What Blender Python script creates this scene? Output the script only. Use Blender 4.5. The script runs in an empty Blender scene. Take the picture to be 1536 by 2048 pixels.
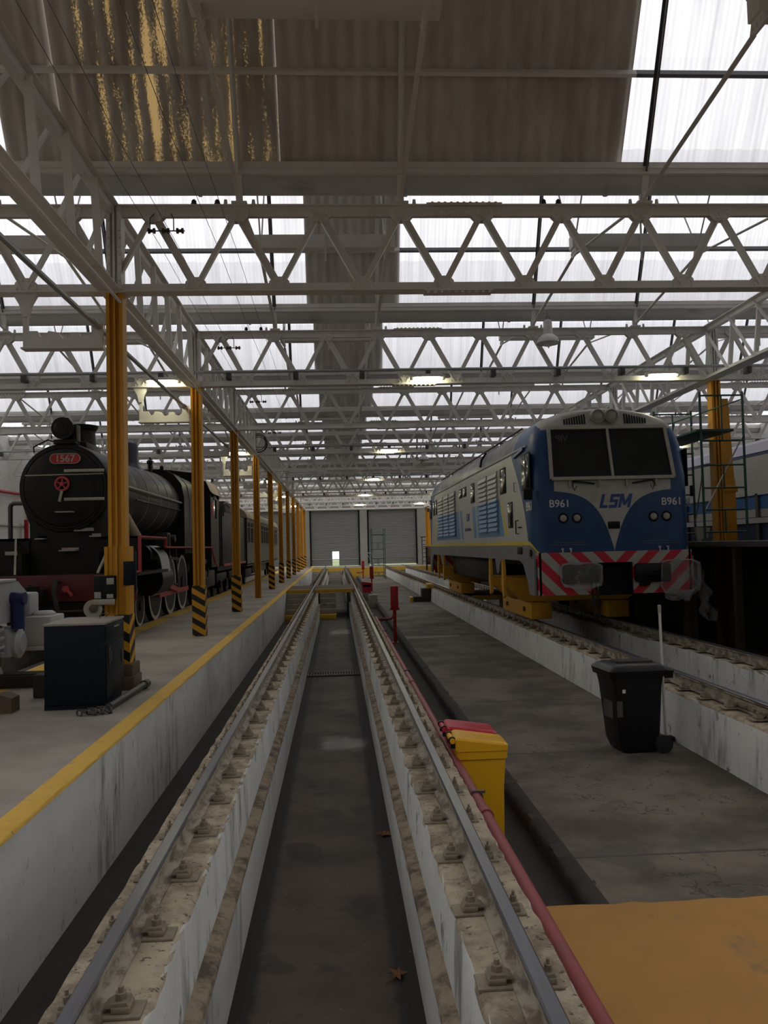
import bpy, bmesh, math, random
from mathutils import Vector, Matrix
random.seed(7)
sc = bpy.context.scene
COL = sc.collection
PI = math.pi

# ---------------------------------------------------------------- camera, world, exposure
def look():
    f, t = 1680.0, 0.0245
    d = Vector((673 - 768, -(1095 - 1024), f)).normalized()
    n = Vector((1, t, 0)).cross(d)
    Z = (-n).normalized()
    X = d.cross(Z)
    if X[0] < 0: X = -X
    cam = bpy.data.cameras.new('camera')
    cam.sensor_fit = 'VERTICAL'; cam.sensor_height = 24.0
    cam.lens = f / 2048 * 24.0
    cam.clip_start = 0.05; cam.clip_end = 400
    o = bpy.data.objects.new('camera', cam); COL.objects.link(o)
    right = Vector((X[0], d[0], Z[0])); up = Vector((X[1], d[1], Z[1])); fw = Vector((X[2], d[2], Z[2]))
    m = Matrix((right, up, -fw)).transposed().to_4x4()
    m.translation = Vector((0, 0, 1.66))
    o.matrix_world = m
    sc.camera = o
look()
w = bpy.data.worlds.new('overcast_sky'); sc.world = w
w.use_nodes = True
bg = w.node_tree.nodes['Background']
bg.inputs[0].default_value = (0.985, 0.985, 1.0, 1)
bg.inputs[1].default_value = 2.6
sc.view_settings.view_transform = 'Standard'
sc.view_settings.look = 'None'
sc.view_settings.gamma = 1.0
sc.view_settings.use_curve_mapping = False
sc.view_settings.exposure = -0.80
sc.cycles.use_denoising = True
sc.cycles.max_bounces = 8
sc.cycles.diffuse_bounces = 4
sc.cycles.transparent_max_bounces = 24
sc.cycles.sample_clamp_indirect = 6.0

# ---------------------------------------------------------------- node helper
def hx(s):
    s = s.lstrip('#'); v = [int(s[i:i + 2], 16) / 255 for i in (0, 2, 4)]
    return tuple((c / 12.92 if c <= .04045 else ((c + .055) / 1.055) ** 2.4) for c in v)
class S:
    def __init__(s, g, k): s.g = g; s.k = k
    def __add__(a, b): return a.g.op('ADD', a, b)
    def __radd__(a, b): return a.g.op('ADD', b, a)
    def __sub__(a, b): return a.g.op('SUBTRACT', a, b)
    def __rsub__(a, b): return a.g.op('SUBTRACT', b, a)
    def __mul__(a, b): return a.g.op('MULTIPLY', a, b)
    def __rmul__(a, b): return a.g.op('MULTIPLY', b, a)
    def __truediv__(a, b): return a.g.op('DIVIDE', a, b)
    def __neg__(a): return a.g.op('MULTIPLY', a, -1.0)
    def __lt__(a, b): return a.g.op('LESS_THAN', a, b)
    def __gt__(a, b): return a.g.op('GREATER_THAN', a, b)
class G:
    def __init__(s, nt):
        s.nt = nt
        s.tc = nt.nodes.new('ShaderNodeTexCoord').outputs['Object']
        sp = nt.nodes.new('ShaderNodeSeparateXYZ'); nt.links.new(s.tc, sp.inputs[0])
        s.x, s.y, s.z = (S(s, o) for o in sp.outputs)
    def put(s, sock, v):
        if isinstance(v, S): s.nt.links.new(v.k, sock)
        elif isinstance(v, bpy.types.NodeSocket): s.nt.links.new(v, sock)
        elif isinstance(v, tuple): sock.default_value = (*v[:3], 1) if len(sock.default_value) == 4 else v
        else: sock.default_value = v
    def op(s, kind, a, b=None, c=None):
        n = s.nt.nodes.new('ShaderNodeMath'); n.operation = kind
        for i, v in enumerate((a, b, c)):
            if v is not None: s.put(n.inputs[i], v)
        return S(s, n.outputs[0])
    def abs(s, a): return s.op('ABSOLUTE', a)
    def exp(s, a): return s.op('EXPONENT', a)
    def mod(s, a, b): return s.op('FLOORED_MODULO', a, b)
    def mx(s, a, b): return s.op('MAXIMUM', a, b)
    def mn(s, a, b): return s.op('MINIMUM', a, b)
    def sin(s, a): return s.op('SINE', a)
    def band(s, v, a, b): return (v > a) * (v < b)
    def sm(s, v, lo, hi):
        n = s.nt.nodes.new('ShaderNodeMapRange'); n.interpolation_type = 'SMOOTHSTEP'
        s.put(n.inputs[0], v); n.inputs[1].default_value = lo; n.inputs[2].default_value = hi
        return S(s, n.outputs[0])
    def noise(s, scale, detail=3.0, rough=.55, st=(1, 1, 1), off=0.0):
        m = s.nt.nodes.new('ShaderNodeMapping'); s.nt.links.new(s.tc, m.inputs[0])
        m.inputs['Scale'].default_value = st; m.inputs['Location'].default_value = (off, off * .7, off * 1.3)
        n = s.nt.nodes.new('ShaderNodeTexNoise'); s.nt.links.new(m.outputs[0], n.inputs['Vector'])
        n.inputs['Scale'].default_value = scale; n.inputs['Detail'].default_value = detail
        n.inputs['Roughness'].default_value = rough
        return S(s, n.outputs['Fac'])
    def voro(s, scale, st=(1, 1, 1), feature='DISTANCE_TO_EDGE'):
        m = s.nt.nodes.new('ShaderNodeMapping'); s.nt.links.new(s.tc, m.inputs[0])
        m.inputs['Scale'].default_value = st
        n = s.nt.nodes.new('ShaderNodeTexVoronoi'); n.feature = feature
        s.nt.links.new(m.outputs[0], n.inputs['Vector']); n.inputs['Scale'].default_value = scale
        return S(s, n.outputs[0])
    def mix(s, f, a, b):
        n = s.nt.nodes.new('ShaderNodeMix'); n.data_type = 'RGBA'
        s.put(n.inputs[0], f); s.put(n.inputs[6], a); s.put(n.inputs[7], b)
        return n.outputs[2]
    def scale(s, c, k):
        n = s.nt.nodes.new('ShaderNodeMix'); n.data_type = 'RGBA'; n.blend_type = 'MULTIPLY'
        n.inputs[0].default_value = 1.0
        s.put(n.inputs[6], c)
        cb = s.nt.nodes.new('ShaderNodeCombineColor')
        for i in range(3): s.put(cb.inputs[i], k)
        s.nt.links.new(cb.outputs[0], n.inputs[7])
        return n.outputs[2]
    def brick(s, c1, c2, mortar, scale, axes='yz'):
        cb = s.nt.nodes.new('ShaderNodeCombineXYZ')
        s.put(cb.inputs[0], getattr(s, axes[0])); s.put(cb.inputs[1], getattr(s, axes[1]))
        n = s.nt.nodes.new('ShaderNodeTexBrick'); s.nt.links.new(cb.outputs[0], n.inputs['Vector'])
        s.put(n.inputs['Color1'], c1); s.put(n.inputs['Color2'], c2); s.put(n.inputs['Mortar'], mortar)
        n.inputs['Scale'].default_value = scale
        return n
def mat(name, fn):
    m = bpy.data.materials.new(name); m.use_nodes = True
    nt = m.node_tree; b = nt.nodes['Principled BSDF']
    g = G(nt); d = fn(g)
    g.put(b.inputs['Base Color'], d['c'])
    g.put(b.inputs['Roughness'], d.get('r', .6))
    g.put(b.inputs['Metallic'], d.get('m', 0.0))
    if 'spec' in d: g.put(b.inputs['Specular IOR Level'], d['spec'])
    if 'a' in d: g.put(b.inputs['Alpha'], d['a'])
    if 'coat' in d: b.inputs['Coat Weight'].default_value = d['coat']; b.inputs['Coat Roughness'].default_value = .08
    if 'em' in d:
        g.put(b.inputs['Emission Color'], d['em'][0]); b.inputs['Emission Strength'].default_value = d['em'][1]
    if 'bump' in d:
        n = nt.nodes.new('ShaderNodeBump')
        g.put(n.inputs['Height'], d['bump'][0]); n.inputs['Strength'].default_value = d['bump'][1]
        n.inputs['Distance'].default_value = d['bump'][2]
        nt.links.new(n.outputs[0], b.inputs['Normal'])
    return m
def paint(name, c, r=.55, m=0.0, var=.25, sc_=6.0, dirt=None, amt=.5, dsc=2.5, st=(1, 1, 1), bump=.15, coat=None, spec=None):
    """a painted / weathered surface: base colour, tonal variation and patches of dirt or rust"""
    def fn(g):
        n = g.noise(sc_, 4, .6)
        col = g.scale(c, (1 - var) + 2 * var * n)
        if dirt is not None:
            k = g.sm(g.noise(dsc, 6, .65, st, 3.1), .62 - .2 * amt, .78)
            col = g.mix(k * min(1, amt + .25), col, dirt)
        d = dict(c=col, r=r + .12 * (n - .5), m=m)
        if bump: d['bump'] = (g.noise(sc_ * 5, 3), bump, .004)
        if coat: d['coat'] = coat
        if spec is not None: d['spec'] = spec
        return d
    return mat(name, fn)

# ---------------------------------------------------------------- mesh helper
class MB:
    def __init__(s): s.bm = bmesh.new(); s.mi = 0
    def f(s, vs):
        try:
            q = s.bm.faces.new(vs); q.material_index = s.mi; return q
        except ValueError: return None
    def v(s, p): return s.bm.verts.new(p)
    def grid(s, rows, close_u=False, close_v=False):
        R = [[s.v(p) for p in r] for r in rows]
        nu, nv = len(R), len(R[0])
        for i in range(nu if close_u else nu - 1):
            for j in range(nv if close_v else nv - 1):
                s.f([R[i][j], R[i][(j + 1) % nv], R[(i + 1) % nu][(j + 1) % nv], R[(i + 1) % nu][j]])
        return R
    def box(s, x0, x1, y0, y1, z0, z1, b=0.0, M=None):
        vs = [s.v((x, y, z)) for x in (x0, x1) for y in (y0, y1) for z in (z0, z1)]
        fs = [s.f([vs[i] for i in q]) for q in ((0, 1, 3, 2), (4, 6, 7, 5), (0, 4, 5, 1), (2, 3, 7, 6), (0, 2, 6, 4), (1, 5, 7, 3))]
        if M is not None:
            for v in vs: v.co = M @ v.co
        if b > 0:
            es = list({e for q in fs for e in q.edges})
            bmesh.ops.bevel(s.bm, geom=es, offset=b, segments=2, profile=.5, affect='EDGES')
        return vs
    def bar(s, p0, p1, wd, h, up=(0, 0, 1), b=0.0):
        p0, p1 = Vector(p0), Vector(p1); d = p1 - p0; L = d.length; d.normalize()
        u = Vector(up); sd = d.cross(u)
        if sd.length < 1e-4: sd = d.cross(Vector((0, 1, 0)))
        sd.normalize(); u = sd.cross(d)
        M = Matrix((sd, d, u)).transposed().to_4x4(); M.translation = p0
        return s.box(-wd / 2, wd / 2, 0, L, -h / 2, h / 2, b, M)
    def cyl(s, p0, p1, r, r2=None, n=12, caps=True):
        p0, p1 = Vector(p0), Vector(p1); r2 = r if r2 is None else r2
        d = (p1 - p0).normalized(); a = d.orthogonal().normalized(); c = d.cross(a)
        R = [[p + (a * math.cos(t) + c * math.sin(t)) * rr for t in (2 * PI * k / n for k in range(n))] for p, rr in ((p0, r), (p1, r2))]
        V = s.grid(R, close_v=True)
        if caps: s.f(V[0][::-1]); s.f(V[1])
    def tube(s, pts, r, n=8, closed=False):
        P = [Vector(p) for p in pts]; rows = []; a = None
        for i, p in enumerate(P):
            q0 = P[i - 1] if (i or closed) else p; q1 = P[(i + 1) % len(P)] if (i < len(P) - 1 or closed) else p
            d = (q1 - q0).normalized()
            if a is None: a = d.orthogonal().normalized()
            else:
                a = a - d * a.dot(d)
                a = a.normalized() if a.length > 1e-5 else d.orthogonal().normalized()
            c = d.cross(a)
            rows.append([p + (a * math.cos(2 * PI * k / n) + c * math.sin(2 * PI * k / n)) * r for k in range(n)])
        V = s.grid(rows, close_u=closed, close_v=True)
        if not closed: s.f(V[0][::-1]); s.f(V[-1])
    def prism(s, poly, ax, a, b):
        def P(u, v, t): return {'x': (t, u, v), 'y': (u, t, v), 'z': (u, v, t)}[ax]
        A = [s.v(P(u, v, a)) for u, v in poly]; B = [s.v(P(u, v, b)) for u, v in poly]
        n = len(poly)
        for i in range(n): s.f([A[i], A[(i + 1) % n], B[(i + 1) % n], B[i]])
        s.f(A[::-1]); s.f(B)
    def lathe(s, prof, o=(0, 0, 0), d=(0, 0, 1), n=24):
        o = Vector(o); d = Vector(d).normalized(); a = d.orthogonal().normalized(); c = d.cross(a)
        rows = [[o + d * t + (a * math.cos(2 * PI * k / n) + c * math.sin(2 * PI * k / n)) * max(r, 1e-4) for k in range(n)] for r, t in prof]
        V = s.grid(rows, close_v=True)
        s.f(V[0][::-1]); s.f(V[-1])
    def torus(s, c, d, R, r, n=32, k=8):
        c = Vector(c); d = Vector(d).normalized(); a = d.orthogonal().normalized(); e = d.cross(a)
        rows = []
        for i in range(n):
            t = 2 * PI * i / n; u = a * math.cos(t) + e * math.sin(t)
            rows.append([c + u * (R + r * math.cos(2 * PI * j / k)) + d * (r * math.sin(2 * PI * j / k)) for j in range(k)])
        s.grid(rows, close_u=True, close_v=True)
    def obj(s, name, mats, parent=None, loc=None, ang=.6, rot=None):
        bmesh.ops.recalc_face_normals(s.bm, faces=s.bm.faces)
        me = bpy.data.meshes.new(name); s.bm.to_mesh(me); s.bm.free()
        for m in (mats if isinstance(mats, (list, tuple)) else [mats]): me.materials.append(m)
        me.shade_smooth(); me.set_sharp_from_angle(angle=ang)
        return link(name, me, parent, loc, rot)
def link(name, me, parent=None, loc=None, rot=None):
    o = bpy.data.objects.new(name, me); COL.objects.link(o)
    if parent is not None: o.parent = parent
    if loc is not None: o.location = loc
    if rot is not None: o.rotation_euler = rot
    return o
def tag(o, label, cat, group=None, kind=None):
    o['label'] = label; o['category'] = cat
    if group: o['group'] = group
    o['kind'] = kind or 'thing'
    return o
def thing(name, label, cat, loc=(0, 0, 0), rotz=0.0, group=None):
    o = bpy.data.objects.new(name, None); COL.objects.link(o)
    o.empty_display_size = .1; o.location = loc; o.rotation_euler = (0, 0, rotz)
    return tag(o, label, cat, group)
def struct(o): o['kind'] = 'structure'; return o
def copy_tree(o, parent=None):
    c = o.copy(); COL.objects.link(c)
    if parent is not None: c.parent = parent
    for ch in list(o.children): copy_tree(ch, c)
    return c
def txt(body, size, shear=0.0, bold=0.0, depth=.004, align='CENTER'):
    cu = bpy.data.curves.new('txt', 'FONT'); cu.body = body; cu.size = size; cu.shear = shear; cu.offset = bold
    cu.extrude = depth / 2; cu.align_x = align; cu.align_y = 'CENTER'; cu.resolution_u = 4
    o = bpy.data.objects.new('txt', cu); COL.objects.link(o)
    dg = bpy.context.evaluated_depsgraph_get(); dg.update()
    me = bpy.data.meshes.new_from_object(o.evaluated_get(dg))
    bpy.data.objects.remove(o); bpy.data.curves.remove(cu)
    return me
def text(name, body, size, m, parent, loc, rot, **k):
    sx = k.pop('sx', 1.0)
    me = txt(body, size, **k); me.materials.clear(); me.materials.append(m)
    o = link(name, me, parent, loc, rot); o.scale = (sx, 1, 1); return o
ORD = 'first second third fourth fifth sixth seventh eighth ninth tenth eleventh twelfth thirteenth fourteenth fifteenth sixteenth'.split()

# ---------------------------------------------------------------- materials
MT = {}
MT['steel'] = paint('white_grey_steel_paint', (.74, .71, .66), .6, var=.15, sc_=3, dirt=(.36, .29, .22), amt=.3, dsc=1.5)
MT['steel_dark'] = paint('dull_grey_steel_paint', (.36, .35, .33), .6, var=.2, sc_=3, dirt=(.15, .13, .11), amt=.3)
MT['gutter_grey'] = paint('grey_gutter_paint', (.52, .51, .49), .6, var=.2, sc_=2, dirt=(.2, .17, .14), amt=.4, st=(.3, 1, 1))
MT['bar_backlit'] = paint('backlit_bar_shade', (.10, .10, .10), .6, var=.2, bump=0)  # backlit look of bars against the skylights, put into the paint
MT['galv'] = paint('galvanised_conduit', (.42, .43, .43), .4, .6, var=.15, sc_=4)
MT['yellow_col'] = paint('orange_yellow_column_paint', (.60, .27, .010), .5, var=.14, sc_=4, dirt=(.35, .15, .01), amt=.2, dsc=3)
MT['col_shade'] = paint('shaded_column_base', (.085, .042, .012), .6, var=.35, sc_=4)  # shade under the work deck, painted into the lower column
MT['grate'] = paint('rusty_grate', (.15, .125, .095), .7, var=.3)
MT['black'] = paint('black_paint', (.010, .010, .011), .55, var=.3, spec=.2)
MT['black_plastic'] = paint('black_plastic', (.007, .007, .008), .45, var=.2, bump=.08, sc_=12, spec=.28)
MT['rubber'] = paint('dark_rubber', (.012, .012, .012), .7)
MT['loco_black'] = paint('dusty_black_locomotive_paint', (.013, .0125, .012), .45, var=.35, sc_=2.5, dirt=(.06, .055, .045), amt=.15, dsc=1.2, spec=.25)
MT['loco_grey'] = paint('dusty_dark_grey_boiler_paint', (.038, .037, .035), .5, var=.3, sc_=2, dirt=(.11, .10, .085), amt=.25, dsc=1.0, spec=.3)
MT['loco_red'] = paint('dark_red_beam_paint', (.10, .007, .009), .5, var=.25, sc_=3)
MT['edge_red'] = paint('faded_red_edge_paint', (.48, .05, .06), .5, var=.2)
MT['cream'] = paint('cream_grey_metal', (.38, .36, .30), .55, var=.25, dirt=(.2, .17, .12), amt=.3)
MT['white_rim'] = paint('white_tyre_rim_paint', (.55, .54, .5), .5, var=.2)
MT['white'] = paint('white_paint', (.7, .7, .68), .5, var=.06, bump=0)
MT['glass_dark'] = mat('dark_glass', lambda g: dict(c=(.010, .011, .012), r=.12, spec=.5))
MT['glass_dusty'] = mat('dusty_mesh_covered_glass', lambda g: dict(c=g.mix(g.noise(3, 4), (.008, .0085, .009), (.020, .020, .020)), r=.35, spec=.25))
MT['lens'] = mat('lamp_lens', lambda g: dict(c=(.35, .34, .30), r=.15, coat=.6))
MT['chrome'] = mat('chrome_ring', lambda g: dict(c=(.5, .5, .5), r=.25, m=1.0))
MT['bare'] = paint('bare_dark_steel', (.10, .095, .09), .5, .5, var=.3, dirt=(.12, .06, .03), amt=.4)
MT['lift_yellow'] = paint('yellow_lifting_bogie_paint', (.62, .32, .02), .5, var=.2, sc_=3, dirt=(.10, .07, .03), amt=.35)
MT['grey_bogie'] = paint('light_grey_bogie_paint', (.42, .43, .44), .5, var=.15, dirt=(.1, .09, .08), amt=.25)
MT['dark_blue_metal'] = paint('dark_blue_cabinet_paint', (.004, .010, .016), .5, var=.25, spec=.2, sc_=2, dirt=(.25, .25, .24), amt=.02, dsc=16)
MT['cab_top'] = paint('dusty_cabinet_top', (.30, .27, .22), .7, var=.3)
MT['blue'] = paint('blue_damper_paint', (.01, .02, .10), .4)
MT['red'] = paint('fire_red_paint', (.42, .012, .016), .45, var=.15, sc_=5)
MT['red_pipe'] = paint('worn_dark_red_pipe_paint', (.27, .045, .05), .5, var=.3, sc_=5, dirt=(.10, .07, .06), amt=.35, dsc=4)
MT['red_plastic'] = paint('red_plastic', (.50, .025, .05), .35, var=.08, bump=.03)
MT['yellow_plastic'] = paint('yellow_plastic', (.80, .42, .012), .35, var=.06, bump=.03, dirt=(.3, .16, .02), amt=.12)
MT['green_tube'] = paint('dark_green_scaffold_paint', (.016, .075, .060), .5, var=.3)
MT['wood'] = paint('old_timber', (.11, .075, .045), .75, var=.35, sc_=4, st=(1, 6, 6))
MT['wood_dark'] = paint('oily_dark_timber', (.04, .03, .024), .7, var=.35)
MT['block'] = paint('pale_concrete_block', (.33, .31, .27), .85, var=.2)
MT['leaf'] = paint('dry_brown_leaf', (.20, .085, .03), .8, var=.4)
MT['lamp_white'] = paint('white_enamel', (.66, .64, .60), .4, var=.06, bump=0)
MT['porcelain'] = paint('dark_brown_porcelain', (.05, .035, .03), .3)
MT['wire'] = paint('overhead_wire', (.12, .12, .12), .5, .3)
MT['tube_lit'] = mat('lit_fluorescent_tube', lambda g: dict(c=(.9, .9, .8), em=((1.0, .95, .62), 110.0)))
MT['beige_sign'] = paint('beige_enamel_plate', (.40, .36, .28), .5, var=.2)
MT['roof_tarp'] = paint('dusty_lilac_roof_paint', (.50, .49, .58), .6, var=.15, sc_=3, dirt=(.3, .27, .25), amt=.2)
MT['coach_roof'] = paint('weathered_tan_coach_roof', (.36, .30, .22), .7, var=.3, sc_=2, dirt=(.14, .11, .08), amt=.4)
MT['coach_side'] = paint('faded_brown_grey_coach_paint', (.17, .15, .125), .6, var=.25, sc_=1.5, dirt=(.07, .06, .05), amt=.4)
MT['dome_blue'] = paint('blue_grey_dome_paint', (.040, .045, .060), .4, var=.2)

def hazard(g):
    f = g.mod(g.z + .62 * g.x - .62 * g.y, .235)
    return dict(c=g.scale(g.mix(f < .1175, (.70, .335, .015), (.012, .012, .012)), .8 + .4 * g.noise(7, 3)), r=.5)
MT['hazard'] = mat('black_and_yellow_hazard_stripes', hazard)

def white_wall(g):
    st = g.noise(1.0, 6, .7, (6, 6, .9))
    st2 = g.noise(.7, 4, .6, (2, 1.2, .7), 5)
    k = g.sm(st, .46, .66) * g.sm(st2, .50, .68)
    spots = g.sm(g.noise(9, 5, .7, (1, 1, .5), 9), .60, .70)
    c = g.scale((.66, .66, .63), .75 + .5 * g.noise(1.2, 5, .6, (1, .5, 1)))
    c = g.mix(g.sm(g.noise(.55, 5, .65, (1, .6, 1), 13), .45, .72) * .45, c, (.30, .30, .29))
    c = g.mix(k * .85, c, (.11, .11, .105))
    c = g.mix(spots * .6, c, (.07, .065, .055))
    return dict(c=c, r=.75, bump=(g.noise(14, 5), .3, .01))
MT['white_wall'] = mat('stained_white_painted_concrete', white_wall)
def plinth(g):
    nz = g.nt.nodes.new('ShaderNodeNewGeometry'); sp = g.nt.nodes.new('ShaderNodeSeparateXYZ')
    g.nt.links.new(nz.outputs['True Normal'], sp.inputs[0])
    up = S(g, sp.outputs[2]) > .55
    st = g.noise(1.0, 6, .7, (5, 5, .8)); st2 = g.noise(.8, 4, .6, (2, 1.2, .8), 5)
    k = g.sm(st, .46, .66) * g.sm(st2, .47, .66)
    side = g.mix(k * .8, g.scale((.62, .62, .585), .75 + .5 * g.noise(1.5, 5)), (.12, .115, .10))
    side = g.mix(g.sm(g.noise(5, 6, .75, (1, 1, .6), 2), .58, .68) * .8, side, (.09, .08, .065))
    n = g.noise(3.2, 7, .7); n2 = g.noise(22, 5, .7)
    top = g.mix(g.sm(n, .40, .66), (.50, .42, .30), (.22, .17, .115))
    top = g.mix(g.sm(n2, .57, .66) * .9, top, (.055, .045, .035))
    top = g.mix(g.sm(g.noise(1.1, 5, .65, off=7), .52, .68) * .7, top, (.10, .078, .055))
    return dict(c=g.mix(up, side, top), r=.85, bump=(g.noise(18, 6, .7), .55, .015))
MT['plinth'] = mat('rail_plinth_concrete', plinth)
def ledge(g):
    n = g.noise(6, 6, .7)
    return dict(c=g.mix(g.sm(n, .4, .65), (.34, .27, .19), (.10, .078, .055)), r=.9, bump=(g.noise(14, 6, .7), .8, .02))
MT['ledge'] = mat('dirty_brown_ledge', ledge)
def platform(g):
    n = g.noise(.8, 6, .6); n2 = g.noise(7, 6, .7)
    c = g.mix(g.sm(n, .35, .7), (.38, .335, .28), (.25, .218, .180))
    c = g.mix(g.sm(n2, .60, .72) * .5, c, (.17, .145, .12))
    wob = (g.noise(5, 4) - .5) * .02
    worn = g.sm(g.noise(6, 5, .7, (1, 3, 1), 4), .70, .60)
    y1 = g.band(g.x + wob, -2.225, -2.0) * worn
    y2 = g.band(g.x + wob, -4.62, -4.22) * worn * g.sm(g.noise(1.2, 4, .6, off=8), .68, .55)
    y3 = g.band(g.x + wob * 3, -4.62, -3.9) * g.band(g.y + wob * 5, 11.4, 13.2)
    yy = g.mx(g.mx(y1, y2), y3)
    c = g.mix(yy, c, g.scale((.72, .44, .07), .8 + .4 * n2))
    return dict(c=c, r=.8, bump=(g.noise(30, 5), .25, .006))
MT['platform'] = mat('grey_concrete_platform_with_yellow_lines', platform)
def pitfloor(g):
    n = g.noise(1.1, 6, .65); n2 = g.noise(12, 6, .7)
    c = g.mix(g.sm(n, .35, .65), (.10, .073, .050), (.042, .031, .023))
    c = g.mix(g.sm(n2, .6, .72) * .6, c, (.018, .015, .013))
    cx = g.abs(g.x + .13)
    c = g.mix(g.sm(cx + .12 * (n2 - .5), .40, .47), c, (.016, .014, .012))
    wet = g.sm(g.abs(g.y - 12.0 + 1.6 * (n - .5)), .55, .15) + g.sm(g.abs(g.y - 27.5 + 2.5 * (n - .5)), 1.1, .4)
    wet = g.mn(wet, 1.0) * g.sm(g.abs(g.x - .05 + .25 * (n2 - .5)), .40, .22)
    c = g.mix(g.sm(g.noise(1.7, 2, .5, off=3), .62, .66) * .6, c, (.02, .017, .015))
    c = g.mix(wet * .3, c, (.02, .02, .02))
    c = g.mix(g.sm(g.voro(9, feature='F1'), .055, .03) * .8, c, (.35, .33, .29))
    return dict(c=c, r=.75 - .42 * wet, bump=(g.noise(26, 6, .7) * (1 - .95 * wet), .6, .01))
MT['pitfloor'] = mat('oily_dark_pit_floor', pitfloor)
def walkway(g):
    n = g.noise(.9, 6, .65); n2 = g.noise(9, 6, .7)
    c = g.mix(g.sm(n, .38, .62), (.175, .142, .108), (.075, .060, .045))
    c = g.mix(g.sm(n2, .62, .72) * .5, c, (.05, .042, .035))
    c = g.mix(g.sm(g.noise(2.4, 5, .7, (1, .35, 1), 6), .66, .74) * .35, c, (.34, .32, .28))
    j = g.mod(g.y + .04 * (n2 - .5), 3.2) < .035
    crack = (g.abs(g.noise(.9, 5, .6, off=21) - .5) < .0035) * g.band(g.y, 5.0, 10.5) * (g.x > 2.2)
    c = g.mix(g.mx(j, crack) * .75, c, (.03, .026, .02))
    c = g.mix(g.sm(g.voro(6, feature='F1'), .045, .02) * .7, c, (.42, .4, .36))
    pale = g.band(g.y + .25 * (n2 - .5), 21.9, 22.4) * g.band(g.x, 1.7, 3.2)
    c = g.mix(pale * .6, c, (.33, .31, .28))
    stain = g.sm(g.noise(1.5, 3, .5, off=11), .62, .67) * .55
    c = g.mix(stain, c, (.045, .038, .03))
    return dict(c=c, r=.8 - .25 * stain, bump=(g.noise(24, 6, .7), .4, .008))
MT['walkway'] = mat('worn_brown_concrete_walkway', walkway)
def yslab(g):
    n = g.noise(1.3, 6, .65); n2 = g.noise(14, 6, .7)
    c = g.scale((.42, .20, .028), .7 + .6 * n)
    c = g.mix(g.sm(g.noise(1.6, 6, .7, (1, .5, 1), 3), .57, .70) * .7, c, (.17, .115, .06))
    c = g.mix(g.sm(n2, .655, .69) * g.sm(g.noise(2.2, 2, off=5), .5, .6), c, (.03, .026, .02))
    return dict(c=c, r=.6, bump=(g.noise(26, 5), .25, .005))
MT['yslab'] = mat('worn_yellow_floor_paint', yslab)
MT['ypaint'] = paint('worn_yellow_edge_paint', (.66, .40, .04), .6, var=.25, sc_=4, dirt=(.14, .10, .06), amt=.4, dsc=4)
MT['dirt'] = paint('dark_dirt', (.045, .037, .030), .9, var=.5, sc_=3, dirt=(.02, .017, .014), amt=.5, bump=.6)
MT['slab_edge'] = paint('broken_dark_slab_edge', (.04, .033, .027), .9, var=.4, sc_=8, bump=.8)
MT['step_concrete'] = paint('grimy_concrete_steps', (.30, .27, .23), .85, var=.35, sc_=3, dirt=(.06, .05, .04), amt=.5)
def brickw(g):
    b = g.brick((.85, .84, .80), (.78, .77, .73), (.62, .60, .56), 3.2)
    return dict(c=g.scale(b.outputs[0], .8 + .4 * g.noise(.7, 5)), r=.8, bump=(S(g, b.outputs[1]) * -1.0, .5, .01))
MT['brick'] = mat('white_painted_brick', brickw)
MT['endwall'] = paint('grey_rendered_end_wall', (.38, .37, .335), .85, var=.2, sc_=.7, dirt=(.34, .32, .28), amt=.4, dsc=.6)
MT['shutter'] = paint('grey_roller_shutter', (.25, .258, .245), .55, .2, var=.12, sc_=1.0, dirt=(.19, .185, .165), amt=.4, dsc=.5)
MT['outside'] = paint('outside_yard', (.30, .36, .16), .9, var=.3)

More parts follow.
